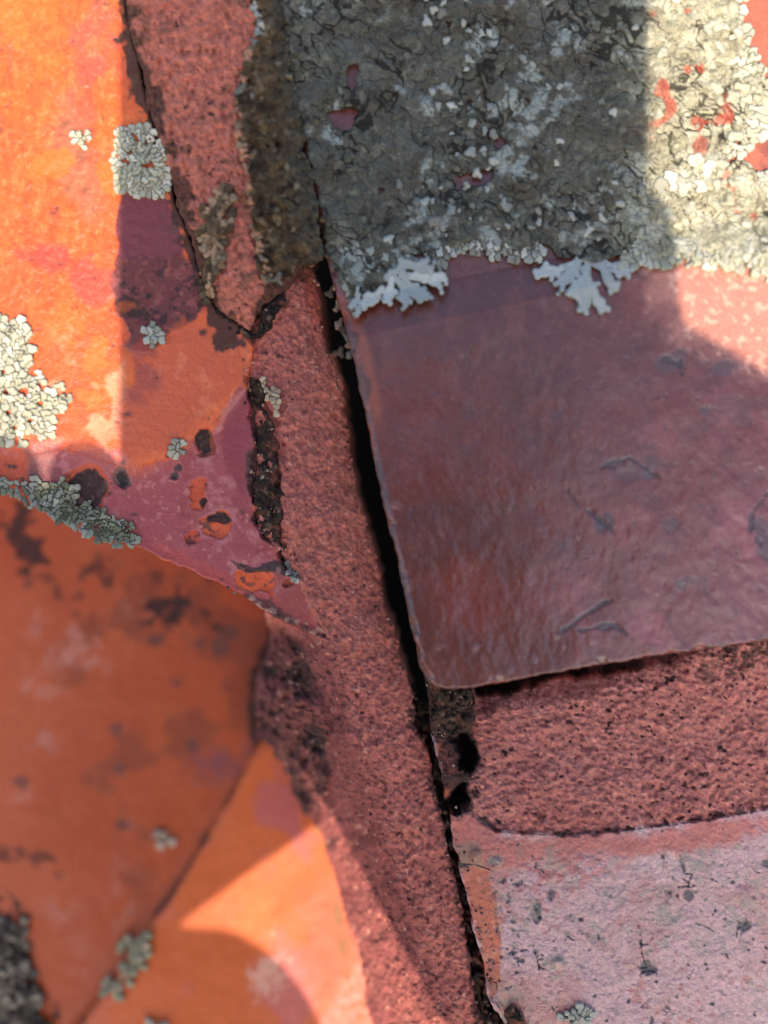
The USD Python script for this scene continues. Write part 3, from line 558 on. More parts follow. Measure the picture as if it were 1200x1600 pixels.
def lobe(thing, poly, Zb, lift, thick, col, th, name='lobe', step=2.2, tip=0.25, rng=None, mat_=None):
    if poly.geom_type != 'Polygon': poly = max(poly.geoms, key=lambda q: q.area)
    x0, y0, x1, y1 = poly.bounds
    xs, ys = np.arange(x0 - step, x1 + 2 * step, step), np.arange(y0 - step, y1 + 2 * step, step)
    px, py = np.meshgrid(xs, ys); shapely.prepare(poly)
    ins = shapely.contains_xy(poly, px, py)
    cell = ins[:-1, :-1] | ins[1:, :-1] | ins[:-1, 1:] | ins[1:, 1:]
    if not cell.any(): return
    used = np.zeros_like(ins); used[:-1, :-1] |= cell; used[1:, :-1] |= cell; used[:-1, 1:] |= cell; used[1:, 1:] |= cell
    out = used & ~ins; ring = poly.exterior
    q = shapely.line_interpolate_point(ring, shapely.line_locate_point(ring, shapely.points(px[out], py[out])))
    px[out], py[out] = shapely.get_x(q), shapely.get_y(q)
    ux, uy = px[used], py[used]
    d = shapely.distance(ring, shapely.points(ux, uy)) * K
    prof = np.sqrt(np.clip(d / 0.22, 0, 1)) - 0.22 * np.clip((d - .15) / 0.5, 0, 1)      # rolled rim, slightly dished middle
    cx, cy = (x0 + x1) / 2, (y0 + y1) / 2
    along = ((ux - cx) * math.cos(th) + (uy - cy) * math.sin(th)) * K
    z = zsample(Zb, ux, uy) + lift + thick * prof + tip * along * 0.25
    idx = np.full(ins.shape, -1); idx[used] = np.arange(used.sum())
    jj, ii = np.nonzero(cell)
    a_, b_, c_, d_ = idx[jj, ii], idx[jj, ii + 1], idx[jj + 1, ii + 1], idx[jj + 1, ii]
    Fa = np.vstack([np.stack([a_, d_, c_], 1), np.stack([a_, c_, b_], 1)])
    V = xyz(ux, uy, z); e = np.vstack([Fa[:, [0, 1]], Fa[:, [1, 2]], Fa[:, [2, 0]]])
    key = e[:, 0].astype(np.int64) * len(V) + e[:, 1]; rev = e[:, 1].astype(np.int64) * len(V) + e[:, 0]
    be = e[~np.isin(key, rev)]; bv, inv = np.unique(be, return_inverse=True); inv = inv.reshape(be.shape)
    low = V[bv].copy(); low[:, 2] -= max(0.22, 0.6 * thick); n0 = len(V)
    sh = np.clip(0.7 + 1.4 * np.clip(d, 0, .25), 0, 1.05)[:, None]  # browner rims, with groove shade between lobes also put into the colour
    C = np.asarray(col) * sh; C = np.vstack([C, C[bv] * 0.6])
    Fa = np.vstack([Fa, np.stack([be[:, 0], n0 + inv[:, 0], n0 + inv[:, 1]], 1), np.stack([be[:, 0], n0 + inv[:, 1], be[:, 1]], 1)])
    thing.mesh(name, np.vstack([V, low]), Fa, mat_ or M_lichen, C, 0.85)
def scatter(poly, spacing, rng, n=4000):
    if not hasattr(poly, 'geom_type'): poly = Polygon(poly).buffer(0)
    x0, y0, x1, y1 = poly.bounds; shapely.prepare(poly); keep = []
    c = rng.uniform((x0, y0), (x1, y1), (n, 2)); c = c[shapely.contains_xy(poly, c[:, 0], c[:, 1])]
    for p in c:
        if all((p[0] - q[0]) ** 2 + (p[1] - q[1]) ** 2 > spacing ** 2 for q in keep): keep.append(p)
    return np.array(keep)
PALE = [(188, 200, 196), (178, 190, 182), (198, 208, 206), (166, 176, 168), (182, 192, 180)]
BLUE = [(168, 180, 182), (156, 168, 170), (178, 188, 188), (146, 156, 154)]
def thallus(t, poly, center, w, elong, Zb, cols, seed, lift=0.1, thick=0.3, dome=0.4, maxn=300, step=1.1, jit=0.3, cmul=1.0, away=None):
    """leafy lichen: closely packed radiating lobes, each a little convex mesh of its own"""
    rng = np.random.default_rng(seed); pg = poly if hasattr(poly, 'geom_type') else Polygon(poly).buffer(0)
    pts = scatter(pg, w * 1.12, rng)
    if len(pts) < 2: pts = np.array([pg.centroid.coords[0], pg.representative_point().coords[0]]) + [[0, 0], [w * .7, w * .4]]
    pts = pts[:maxn]
    th = (np.arctan2(pts[:, 1] - center[1], pts[:, 0] - center[0]) if away is None else np.full(len(pts), away)) + rng.normal(0, jit, len(pts))
    dout = shapely.distance(pg.exterior, shapely.points(pts))
    x0, y0, x1, y1 = pg.bounds; m = 1.6 * w
    px, py = np.meshgrid(np.arange(x0 - m, x1 + m, step), np.arange(y0 - m, y1 + m, step))
    sp, par, wt = [], [], []                       # every lobe is a stalk and a few rounded lobules
    for i, p in enumerate(pts):
        f_, g_ = np.array([math.cos(th[i]), math.sin(th[i])]), np.array([-math.sin(th[i]), math.cos(th[i])]); sc = rng.uniform(.75, 1.25)
        for u, v in ((-.55 * elong * .6, 0), (.1, rng.normal(0, .12)), (.5 * elong * .7, rng.uniform(.2, .55)), (.5 * elong * .7, -rng.uniform(.2, .55)), (.75 * elong * .7, rng.normal(0, .2))):
            if u > .3 and rng.random() < .22: continue
            sp.append(p + sc * w * (u * f_ + v * g_)); par.append(i); wt.append(rng.uniform(.85, 1.2) * (1.15 if u < .3 else 1.0))
    sp, par, wt = np.array(sp), np.array(par), np.array(wt)
    k = min(14, len(sp)); _, ii = cKDTree(sp).query(np.stack([px + 1.2 * zsample(WXN, px, py), py + 1.2 * zsample(WYN, px, py)], -1), k=k)
    dd_ = np.hypot(px[..., None] - sp[ii, 0], py[..., None] - sp[ii, 1]) * wt[ii] * (1 + 0.12 * zsample(FINE5, px, py))[..., None]
    o = np.argsort(dd_, -1); ds = np.take_along_axis(dd_, o, -1); d1, d2 = ds[..., 0], ds[..., 1]
    labs = par[np.take_along_axis(ii, o, -1)]; lab = labs[..., 0]
    dp = np.where(labs != lab[..., None], ds, 1e3).min(-1)
    dx, dy = px - pts[lab, 0], py - pts[lab, 1]; al1 = dx * np.cos(th)[lab] + dy * np.sin(th)[lab]
    R_ = 0.58 * w
    R_ = R_ * np.clip(1 + 0.22 * zsample(FINE5, px, py) + 0.10 * zsample(E1, px, py), .45, 1.5)
    mask = d1 < R_
    e = np.minimum((dp - d1) * 0.8, R_ - d1); es = np.minimum((d2 - d1) * .7, e)
    prof = 0.75 * np.sqrt(np.clip(e / (0.22 * w), 0, 1)) + 0.25 * np.sqrt(np.clip(es / (0.2 * w), 0, 1))
    prof = prof + (1 - prof) * 0.85 * ss(zsample(FINE8, px, py), -.5, .9) * ss(R_ - d1, 0, .3 * w)
    z = zsample(Zb, px, py) + lift + (dome * np.minimum(1, dout / 25) + rng.uniform(0, .14, len(pts)))[lab] + thick * (0.45 + 0.55 * prof) + 0.012 * al1 * rng.uniform(-.6, 1.2, len(pts))[lab] + 0.05 * zsample(E1, px, py)
    V = xyz(px, py, z); shade = np.clip(0.9 + 0.1 * np.clip(e / (0.2 * w), 0, 1) + 0.05 * al1 / w, .6, 1.12)
    bm = ndimage.binary_closing(np.pad(mask, 6), iterations=3)[6:-6, 6:-6] & ndimage.binary_erosion(ndimage.binary_fill_holes(np.pad(mask, 2)), iterations=1)[2:-2, 2:-2] if not hasattr(pg, 'interiors') or not len(pg.interiors) else ndimage.binary_closing(np.pad(mask, 6), iterations=2)[6:-6, 6:-6]
    jj, kk = np.nonzero(bm[:-1, :-1] & bm[1:, :-1] & bm[:-1, 1:] & bm[1:, 1:])
    if len(jj) > 20:
        zb = zsample(Zb, px, py) + lift + 0.62 * dome * ndimage.gaussian_filter(np.minimum(1, dout / 25)[lab], 4) + 0.38 * thick + 0.03 * zsample(E1, px, py)
        A = jj * px.shape[1] + kk; f = np.vstack([np.stack([A, A + px.shape[1], A + px.shape[1] + 1], 1), np.stack([A, A + px.shape[1] + 1, A + 1], 1)])
        used, f = np.unique(f, return_inverse=True); v = xyz(px, py, zb).reshape(-1, 3)[used]
        t.mesh('thallus', v, f.reshape(-1, 3), M_lichen, np.ones((len(v), 1)) * lin(*cols[-1]) * .9, 0.9)
    W_ = px.shape[1]; Vf = V.reshape(-1, 3); sf = shade.ravel(); n = 0
    q = mask[:-1, :-1] | mask[1:, :-1] | mask[:-1, 1:] | mask[1:, 1:]
    ml = np.where(mask, lab, -1); ml4 = np.stack([ml[:-1, :-1], ml[1:, :-1], ml[:-1, 1:], ml[1:, 1:]], -1)
    for i in range(len(pts)):
        jj, kk = np.nonzero((ml4 == i).sum(-1) >= 3)
        if len(jj) < 10: continue
        A = jj * W_ + kk; f = np.vstack([np.stack([A, A + W_, A + W_ + 1], 1), np.stack([A, A + W_ + 1, A + 1], 1)])
        used, f = np.unique(f, return_inverse=True); f = f.reshape(-1, 3); v = Vf[used]
        ed = np.vstack([f[:, [0, 1]], f[:, [1, 2]], f[:, [2, 0]]]); key = ed[:, 0] * len(v) + ed[:, 1]; be = ed[~np.isin(key, ed[:, 1] * len(v) + ed[:, 0])]
        bv, inv = np.unique(be, return_inverse=True); inv = inv.reshape(be.shape); low = v[bv].copy(); low[:, 2] -= 0.3 + .5 * thick
        col = lin(*cols[rng.integers(len(cols))]) * rng.uniform(.86, 1.08) * cmul * sf[used][:, None]
        f = np.vstack([f, np.stack([be[:, 0], len(v) + inv[:, 0], len(v) + inv[:, 1]], 1), np.stack([be[:, 0], len(v) + inv[:, 1], be[:, 1]], 1)])
        t.mesh('lobe', np.vstack([v, low]), f, M_lichen, np.vstack([col, col[bv] * .85]), 0.85); n += 1
    return n
def rosette(label, poly, Zb, center, spacing=9, L=15, r=3.6, seed=1, cols=PALE, name='lichen', thick=0.3, jit=0.35, holes=None, lift=0.08, dome=0.45, step=1.1):
    t = Thing(name, label, 'lichen', xyz(*center, float(zsample(Zb, *center))))
    thallus(t, poly, center, spacing, min(2.6, 0.11 * L + .3), Zb, cols, seed, lift, thick, dome, step=step, jit=jit)
    return t
rosette('pale lichen rosette half in sun and half in shade beside the dark seam', Polygon([(178, 215), (200, 200), (235, 202), (262, 240), (258, 300), (240, 304), (185, 292), (180, 255)]).difference(Polygon([(214, 250), (244, 250), (246, 266), (216, 268)])), zB, (222, 255), seed=201, spacing=7.5, L=14, r=4.0)
rosette('large cream lichen colony in full sun on the orange tile face at the left', [(-60, 480), (8, 502), (40, 500), (48, 555), (48, 585), (62, 590), (64, 612), (98, 600), (104, 628), (80, 650), (76, 685), (30, 676), (36, 690), (-60, 700)], zB, (5, 610), seed=202, spacing=9, L=12, r=5.2)
rosette('grey-green lichen fringe hanging along the left nose edge of the orange tile', [(-40, 725), (8, 752), (40, 760), (60, 748), (76, 770), (95, 745), (102, 765), (118, 762), (128, 790), (150, 788), (168, 810), (205, 822), (212, 850), (180, 850), (120, 830), (60, 796), (0, 766), (-40, 745)], zB, (80, 850), seed=203, spacing=7.5, L=14, r=4.0, cols=[(150, 160, 152), (136, 144, 130), (160, 170, 166), (120, 126, 112)], jit=0.8)
rosette('tiny lichen tuft on the burgundy patch below the rosette', [(226, 512), (240, 508), (252, 530), (244, 542), (230, 530)], zB, (236, 524), seed=204, spacing=7, L=9, r=3.4, cols=BLUE)
rosette('tiny grey lichen tuft at the orange edge left of the long chip', [(266, 692), (284, 688), (286, 705), (270, 716)], zB, (276, 702), seed=205, spacing=7, L=8, r=3.1, cols=BLUE)
rosette('tiny sunlit lichen speck left of the half lit rosette', [(114, 206), (136, 206), (138, 220), (128, 232), (120, 222)], zB, (126, 216), seed=206, spacing=7, L=8, r=3.2)
rosette('little white branching lichen on the rough rib beside the black crevice', [(410, 594), (418, 602), (434, 610), (436, 640), (430, 650), (424, 628), (414, 618)], zR + 0.1, (420, 615), seed=207, spacing=6.5, L=9, r=2.9, cols=[(190, 178, 160), (200, 190, 172)])
rosette('little white lichen fleck above the last orange chip near the tile point', [(444, 880), (456, 882), (470, 905), (456, 904)], zB + 0.15, (452, 890), seed=208, spacing=7, L=9, r=3.2, cols=BLUE)
rosette('brown and cream lichen strip on the upper rough rib', [(345, 292), (360, 300), (362, 350), (350, 372), (346, 420), (335, 430), (325, 470), (314, 460), (322, 400), (312, 370), (318, 322), (332, 310)], zA, (338, 370), seed=209, spacing=8, L=11, r=4.0, cols=[(128, 112, 92), (104, 94, 80), (170, 150, 130), (88, 78, 64), (150, 140, 124)])
rosette('small pale lichen pair on the slanting ridge of the lower orange tile', [(192, 1470), (228, 1462), (232, 1495), (210, 1520), (186, 1560), (166, 1548), (166, 1524), (180, 1530), (200, 1500)], zC + 0.3, (200, 1510), seed=210, spacing=9, L=14, r=5, cols=[(170, 166, 148), (150, 156, 136)], step=3)
rosette('single pale lichen crumb on the shaded face of the lower orange tile', [(246, 1304), (258, 1302), (266, 1318), (252, 1322)], zC, (255, 1312), seed=211, spacing=9, L=10, r=3, cols=[(176, 160, 150)], step=3)
rosette('dark grey bushy lichen in the lower left corner', [(-60, 1440), (10, 1445), (42, 1438), (44, 1460), (30, 1490), (52, 1540), (70, 1580), (100, 1660), (-60, 1680)], zC, (0, 1560), seed=212, spacing=10, L=15, r=5, cols=[(140, 138, 130), (96, 92, 88), (70, 66, 64), (112, 110, 104)], step=3, dome=1.5, jit=1.0)
rosette('small pale lichen at the bottom edge of the lower right tile face', [(880, 1590), (905, 1578), (930, 1576), (924, 1592), (900, 1604)], zE, (905, 1592), seed=213, spacing=8, L=11, r=3, cols=BLUE)
rosette('tiny pale lichen at the bottom edge of the sunlit lower orange tile', [(232, 1592), (250, 1586), (254, 1604), (236, 1612)], zC + .3, (244, 1598), seed=214, spacing=9, L=10, r=3, step=3)

# the big crust on the right tile
CR = [(405, -125), (418, 0), (434, 90), (450, 160), (474, 225), (498, 300), (512, 395), (520, 432), (540, 470), (556, 480), (600, 462), (650, 456), (690, 430), (672, 400), (715, 378), (770, 384), (830, 392), (842, 380), (870, 402), (960, 400), (1040, 398), (1085, 392), (1140, 404), (1165, 385), (1200, 415), (1320, 420), (1320, 285), (1200, 272), (1160, 252), (1110, 262), (1150, 215), (1205, 190), (1190, 110), (1158, 60), (1150, 0), (1140, -125)]
crpoly = rough_edge(CR, 5.5, 221)
gaps = [rough_edge(p, 2.5, 222 + i) for i, p in enumerate(([(540, 108), (556, 102), (556, 140), (545, 150)], [(508, 175), (545, 170), (560, 175), (545, 200), (530, 205)], [(712, 275), (770, 262), (760, 285), (715, 300)], [(748, 200), (768, 205), (790, 222), (780, 228)], [(1130, 45), (1148, 52), (1140, 62)], [(640, 392), (672, 396), (660, 408), (638, 402)], [(586, 292), (600, 296), (590, 302)], [(690, 30), (710, 34), (698, 44)], [(1170, 98), (1186, 108), (1176, 114)]))]
crpoly = crpoly.difference(unary_union(gaps)).buffer(0)
crpoly = max(crpoly.geoms, key=lambda g: g.area) if crpoly.geom_type != 'Polygon' else crpoly
P = Paint((90, 90, 87), 0.9)
rng = np.random.default_rng(230)
seeds = np.stack([rng.uniform(360, 1320, 2600), rng.uniform(-125, 560, 2600)], 1)
wx, wy = PX + 7 * WXN, PY + 7 * WYN
sub = (slice(0, int(690 / ST)), slice(int(460 / ST), NX))
dd, ii_ = cKDTree(seeds).query(np.stack([wx[sub], wy[sub]], -1), k=2)
crack = np.full((NY, NX), 9.0, np.float32); crack[sub] = dd[..., 1] - dd[..., 0]
cellv = np.zeros((NY, NX), np.float32); cellv[sub] = rng.random(2600)[ii_[..., 0]]
big = np.full((NY, NX), 9.0, np.float32)
seeds2 = np.stack([rng.uniform(360, 1320, 800), rng.uniform(-125, 560, 800)], 1)
dd2, _ = cKDTree(seeds2).query(np.stack([wx[sub] + 5 * E1[sub], wy[sub] + 5 * E1[sub]], -1), k=2); big[sub] = dd2[..., 1] - dd2[..., 0]
P.put(ss(F(36, 231, 4), -0.2, 1.5), (108, 110, 108), 0.7); P.put(ss(-F(50, 232, 4), 0.4, 1.6), (82, 76, 64), 0.6)
P.put(cellv, (112, 112, 106), 0.3)
P.put(ss(F(7, 233, 3), 0.5, 1.8), (140, 142, 136), 0.5)
pale = ss(F(40, 234, 4) + 0.8 * ss(PX - 640, -60, 200) - 1.0 + 0.9 * ss(PY - 300, 0, 110), -0.15, 0.7)
P.put(pale * ss(F(9, 235, 3), -0.3, 0.9), (164, 176, 180), 0.85)
P.put(ss(PX - 1000 + 14 * E2, -60, 60), (176, 182, 164), 0.8)  # crust paler on the sunlit side: sun brightness put into the colour
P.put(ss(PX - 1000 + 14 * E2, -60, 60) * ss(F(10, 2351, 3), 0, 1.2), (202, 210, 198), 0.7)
P.put(ss(1.6 - crack + 0.7 * E1, -0.5, 1.2), (56, 50, 44), 0.5)
P.put(ss(1.7 - big + 1.1 * E2, -0.5, 1.4), (34, 30, 28), 0.85)
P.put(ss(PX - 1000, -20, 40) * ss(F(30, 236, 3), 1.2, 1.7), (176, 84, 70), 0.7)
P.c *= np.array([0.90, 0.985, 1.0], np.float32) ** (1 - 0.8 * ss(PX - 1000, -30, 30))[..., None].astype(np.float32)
zL = zD + 0.9 + 0.16 * np.sqrt(np.clip(crack / 6, 0, 1)) * .6 + 0.22 * np.sqrt(np.clip(big / 5, 0, 1)) + 0.07 * F(7, 237, 3) + 0.16 * F(30, 238, 3) - 0.35
L_ = Thing('lichen', 'large cracked grey lichen crust covering the head of the smooth maroon tile', 'lichen', xyz(780, 200, 6))
field(L_, 'crust', crpoly, zL, P.c, P.r, M_crust, skirt=1.4, r_edge=0.5)
rng = np.random.default_rng(240)
def sprinkle(t, n, regions, Zb, L, r, cols, thetaf, lift=0.1, jit=0.6, thick=.3):
    for k in range(n):
        cx, cy, sx, sy = regions[k % len(regions)]
        x, y = rng.normal(cx, sx), rng.normal(cy, sy); th = thetaf(x, y) + rng.normal(0, jit)
        lobe(t, flake_poly(x, y, L * rng.uniform(.35, 1.0), rng), Zb, lift + rng.uniform(-.1, .2), thick, lin(*cols[rng.integers(len(cols))]) * rng.uniform(.8, 1.08), th, name='flake', tip=rng.uniform(-.3, .6), step=2.4)
FR = [(166, 180, 184), (150, 164, 168), (180, 192, 196), (132, 140, 140)]
nl = 0
for pl, ce, w_, el_, cl, sd_, aw in (
        (LineString([(676, 408), (690, 386), (712, 376), (770, 383), (835, 392)]).buffer(13), (760, 100), 8.5, 1.9, FR, 403, math.pi / 2),
        (LineString([(985, 398), (1000, 390), (1040, 394), (1085, 388), (1130, 400)]).buffer(15), (1050, 100), 10, 1.9, PALE, 404, math.pi / 2),
        (LineString([(1150, 398), (1165, 384), (1200, 412), (1260, 415)]).buffer(19), (1180, 100), 10, 1.9, PALE, 405, math.pi / 2),
        (LineString([(1130, -60), (1135, 10), (1150, 60), (1175, 120), (1188, 180), (1160, 212), (1130, 240), (1090, 258)]).buffer(20), (1040, 120), 11, 1.7, PALE, 406, None),
        (LineString([(1040, 292), (1110, 276), (1190, 288), (1280, 300)]).buffer(10), (1100, 700), 14, 1.5, PALE, 407, None)):
    nl += thallus(L_, pl, ce, w_, el_, zD, cl, sd_, lift=0.25, thick=.35, dome=.4, away=aw, step=1.4)
def finger(p0, p1, w, tips=3):
    p0, p1 = np.array(p0, float), np.array(p1, float); d = p1 - p0; L = np.linalg.norm(d); d /= L; n = np.array([-d[1], d[0]])
    mid = (p0 + p1) / 2 + n * rng.normal(0, L * .08); e_ = p1 - d * w
    q = [p0 + (mid - p0) * t for t in np.linspace(0, 1, 4)] + [mid + (e_ - mid) * t for t in np.linspace(.25, 1, 4)]
    g = [Point(c + rng.normal(0, 1, 2)).buffer(w * k * rng.uniform(.8, 1.15)) for c, k in zip(q, np.linspace(.5, .85, len(q)))] + [LineString(q).buffer(w * .5)]
    for k in range(tips):                                # the end splits into blunt lobules
        u = d + n * ((k - (tips - 1) / 2) * .9 + rng.normal(0, .12)); u /= np.linalg.norm(u); t = e_ + u * w * rng.uniform(.9, 1.3)
        g += [LineString([e_, t]).buffer(w * .36), Point(t).buffer(w * rng.uniform(.36, .52)), Point(t + rng.normal(0, w * .3, 2)).buffer(w * .3)]
    for sgn in (-1, 1):
        for c in q[2:6:2]:
            if rng.random() < .65: t = c + (n * sgn * rng.uniform(.7, 1.2) + d * rng.uniform(.3, .8)) * w; g += [LineString([c, t]).buffer(w * .32), Point(t).buffer(w * rng.uniform(.32, .5))]
    return unary_union(g).buffer(.8).buffer(-.8)
WH = [(176, 192, 202), (166, 182, 192), (184, 198, 206), (158, 174, 184)]
for c0, tips_, w_ in (((914, 400), ((838, 427), (874, 448), (910, 486), (944, 484), (962, 450), (984, 426), (896, 462)), 12),
                      ((606, 426), ((692, 438), (664, 467), (636, 474), (604, 472), (566, 478), (672, 416)), 12), ((560, 450), ((548, 480), (566, 480), (556, 492)), 6)):
    for k, tp in enumerate(tips_):
        st_ = np.array(c0) + (np.array(tp) - c0) * rng.uniform(.05, .3) + rng.normal(0, 6, 2)
        lobe(L_, finger(st_, tp, w_ * rng.uniform(.85, 1.12), int(rng.integers(2, 4))), zD, (.25 if c0[0] > 800 else 1.05) + rng.uniform(0, .16), .42, lin(*WH[rng.integers(4)]) * rng.uniform(.92, 1.05), math.atan2(tp[1] - c0[1], tp[0] - c0[0]), tip=.15, step=1.7)
sprinkle(L_, 100, [(735, 60, 26, 34), (770, 190, 26, 30), (690, 150, 20, 30), (660, 300, 24, 16), (745, 245, 26, 16), (700, 20, 22, 20), (780, 300, 30, 24), (800, 340, 40, 16), (700, 345, 40, 14), (620, 380, 40, 16), (845, 180, 40, 60), (955, 90, 20, 50), (930, 330, 40, 20), (980, 300, 24, 20)], zL - .12, 11, 3.6, FR, lambda x, y: rng.uniform(0, 6.3), lift=.02)
sprinkle(L_, 55, [(1120, 30, 30, 30), (1150, 130, 20, 30), (1090, 60, 40, 40), (1165, 200, 20, 16), (1100, 250, 30, 10), (1060, 270, 40, 16), (1190, 285, 20, 10), (1120, 330, 60, 20), (1060, 385, 24, 12), (1190, 395, 24, 12), (1050, 150, 30, 80)], zL - .1, 15, 4.2, PALE, lambda x, y: math.atan2(y - 160, x - 1050), lift=.0)

# brown crust on the rib edge
CB = [(405, -125), (400, 0), (412, 30), (408, 60), (388, 78), (376, 112), (372, 170), (380, 195), (372, 230), (388, 268), (398, 300), (392, 345), (408, 372), (404, 410), (418, 432), (436, 446), (452, 428), (470, 408), (492, 404), (504, 396), (498, 350), (488, 290), (476, 220), (462, 140), (450, 80), (434, 0), (412, -125)]
P = Paint((86, 76, 62), 0.92)
P.put(ss(F(20, 241, 4), -0.2, 1.4), (110, 96, 74), 0.8); P.put(ss(-F(16, 242, 4), 0.4, 1.5), (58, 46, 34), 0.8); P.put(ss(F(7, 243, 3), 0.9, 1.8), (150, 140, 122), 0.6); P.put(ss(PX - 408 - 0.14 * PY + 10 * E2, -10, 30), (84, 86, 80), 0.85)
P.put(ss(1.8 - big + 0.9 * E2, -0.5, 1.6), (36, 29, 24), 0.8)
zBr = zA + 0.55 + 0.2 * np.sqrt(np.clip(crack / 6, 0, 1)) + 0.25 * F(9, 244, 3) + 0.35 * F(28, 245, 3)
LB = Thing('lichen', 'brown crumbly lichen mat with pale scalloped rim along the upper rough rib', 'lichen', xyz(430, 250, 4))
field(LB, 'crust', rough_edge(CB, 4.5, 246), zBr, P.c, P.r, M_crust, skirt=1.5, r_edge=0.6)
rim = LineString([(398, -60), (396, 10), (404, 45), (386, 85), (374, 125), (368, 180), (374, 225), (386, 280), (394, 330), (402, 390), (416, 438), (440, 446)])
BRC = [(176, 138, 118), (150, 136, 120), (120, 126, 122), (190, 150, 130), (108, 116, 114)]
for k in range(46):
    p = rim.interpolate(rim.length * (k + rng.uniform(-.3, .3)) / 46); th = math.pi - 0.1 + rng.normal(0, .7)
    lobe(LB, lobe_poly(p.x + 9, p.y, th, rng.uniform(9, 15), rng.uniform(2.8, 4.4), rng), zA, .25 + rng.uniform(0, .3), .25, lin(*(BRC if p.y > 70 else FR)[rng.integers(4)]) * rng.uniform(.8, 1.05), th, tip=.2)
for k in range(34):
    x, y = rng.normal(445, 30), rng.uniform(20, 440)
    lobe(LB, flake_poly(x + .1 * (y - 200), y, rng.uniform(4, 8), rng), zBr, rng.uniform(0, .2), .25, lin(*((104, 98, 84), (90, 82, 62), (130, 128, 118))[k % 3]), 0.0, tip=.3)
# pale crumbs hanging into the gap
for k, (x, y) in enumerate(((534, 500), (538, 520), (533, 545), (548, 530), (552, 546), (545, 510), (528, 470), (540, 480), (520, 450), (530, 440))):
    lobe(L_, lobe_poly(x, y, 1.5 + rng.normal(0, .4), 14, 4, rng), zD - 1.4, rng.uniform(0, .4), .4, lin(*((150, 128, 112), (112, 118, 112), (86, 78, 66))[k % 3]), 1.5)

# ================================================================== dirt and moss
def dirt(label, poly, Zb, h, base, seed, name='dirt_crust', cat='dirt', amp=.3, light=(130, 112, 98)):
    P = Paint(base, 0.9)
    P.put(ss(F(6, seed, 3), 0.5, 1.7), light, 0.6); P.put(ss(F(12, seed + 6, 3), 0.7, 1.5), (120, 72, 62), 0.6); P.put(ss(-F(9, seed + 1, 3), 0.3, 1.4), (26, 19, 17), 0.8); P.put(ss(F(4, seed + 5, 2), 1.9, 2.3), (200, 180, 164), 0.8)
    pg = rough_edge(poly, 3.5, seed + 2)
    c = pg.centroid; t = Thing(name, label, cat, xyz(c.x, c.y, float(zsample(Zb, c.x, c.y))), kind='stuff')
    s_ = sd(pg)
    field(t, 'crumbs', pg, Zb + h + amp * F(7, seed + 3, 3) + 0.4 * amp * F(16, seed + 4, 3), P.c, P.r, M_dirt, skirt=2.5, r_edge=0.5)
dirt('black crumbly dirt filling the crevice between orange tile and long rib', [(388, 590), (404, 598), (416, 640), (428, 660), (436, 720), (434, 800), (446, 845), (466, 900), (450, 890), (428, 850), (404, 826), (398, 780), (402, 700), (392, 640)], np.minimum(zR, zB) * 0 + ndimage.gaussian_filter(np.minimum(zR, zB), 4), 0.55, (60, 47, 40), 301)
dirt('black dirt under the broken end of the upper rib', [(332, 478), (350, 486), (372, 510), (398, 518), (404, 500), (414, 484), (440, 462), (452, 470), (420, 500), (404, 530), (392, 528), (350, 512)], np.maximum(zB, zR) - 0.3, 0.35, (40, 30, 27), 311)
dirt('dark brown moss clump under the corner of the maroon tile', [(662, 1056), (700, 1070), (742, 1080), (740, 1108), (728, 1135), (704, 1156), (676, 1146), (668, 1100)], zE, 0.7, (74, 58, 48), 321, name='moss_clump', cat='moss', amp=.4, light=(128, 108, 96))
gline = [(640, 1090), (664, 1120), (678, 1180), (690, 1240), (700, 1290), (718, 1370), (735, 1440), (752, 1530), (772, 1600), (800, 1725)]
dirt('thin line of black crumbs packed in the joint beside the lower right tile', list(LineString(gline).buffer(11).exterior.coords), zR * 0 - 3.4 + 0.0016 * (PY - 1100), 0.0, (52, 40, 36), 331, amp=.6)
dirt('dark mossy tuft at the foot of the orange edge strip at the bottom', [(786, 1580), (800, 1576), (818, 1584), (826, 1640), (800, 1650)], zE, 0.4, (58, 44, 38), 341, name='moss_clump', cat='moss', amp=.4)

rng = np.random.default_rng(351); ico = trimesh.creation.icosphere(1, 1.0); gv, gf, gc, off = [], [], [], 0
for k in range(260):
    if k % 3 == 0: t_ = rng.random(); q = LineString(GAPL).interpolate(t_, normalized=True); x, y, Zg = q.x - rng.uniform(0, 9), q.y + rng.normal(0, 3), zR
    elif k % 3 == 1: q = LineString(E_LEFT).interpolate(rng.random(), normalized=True); x, y, Zg = q.x + rng.uniform(2, 24), q.y, zE
    else: q = LineString(B_RIGHT + B_NOSE[:4]).interpolate(rng.random(), normalized=True); x, y, Zg = q.x + rng.normal(0, 8), q.y + rng.normal(0, 6), np.maximum(zB, zR) if k % 2 else zR
    v = ico.vertices * (1 + rng.normal(0, .18, (len(ico.vertices), 1))) * rng.uniform(.07, .24) * rng.uniform(.6, 1.2, 3)
    gv.append(xyz(x, y, float(zsample(Zg, x, y)) + .08) + v); gf.append(ico.faces + off); off += len(v)
    gc.append(np.tile(lin(*((190, 160, 148), (120, 84, 76), (64, 50, 44), (176, 110, 100), (150, 140, 132))[rng.integers(5)]), (len(v), 1)))
gr_ = Thing('grit', 'loose sand grains caught along the joints of the tiles', 'grit', xyz(600, 1000, 0), kind='stuff')
gr_.mesh('grains', np.vstack(gv), np.vstack(gf), M_dirt, np.vstack(gc), 0.8, smooth=False)

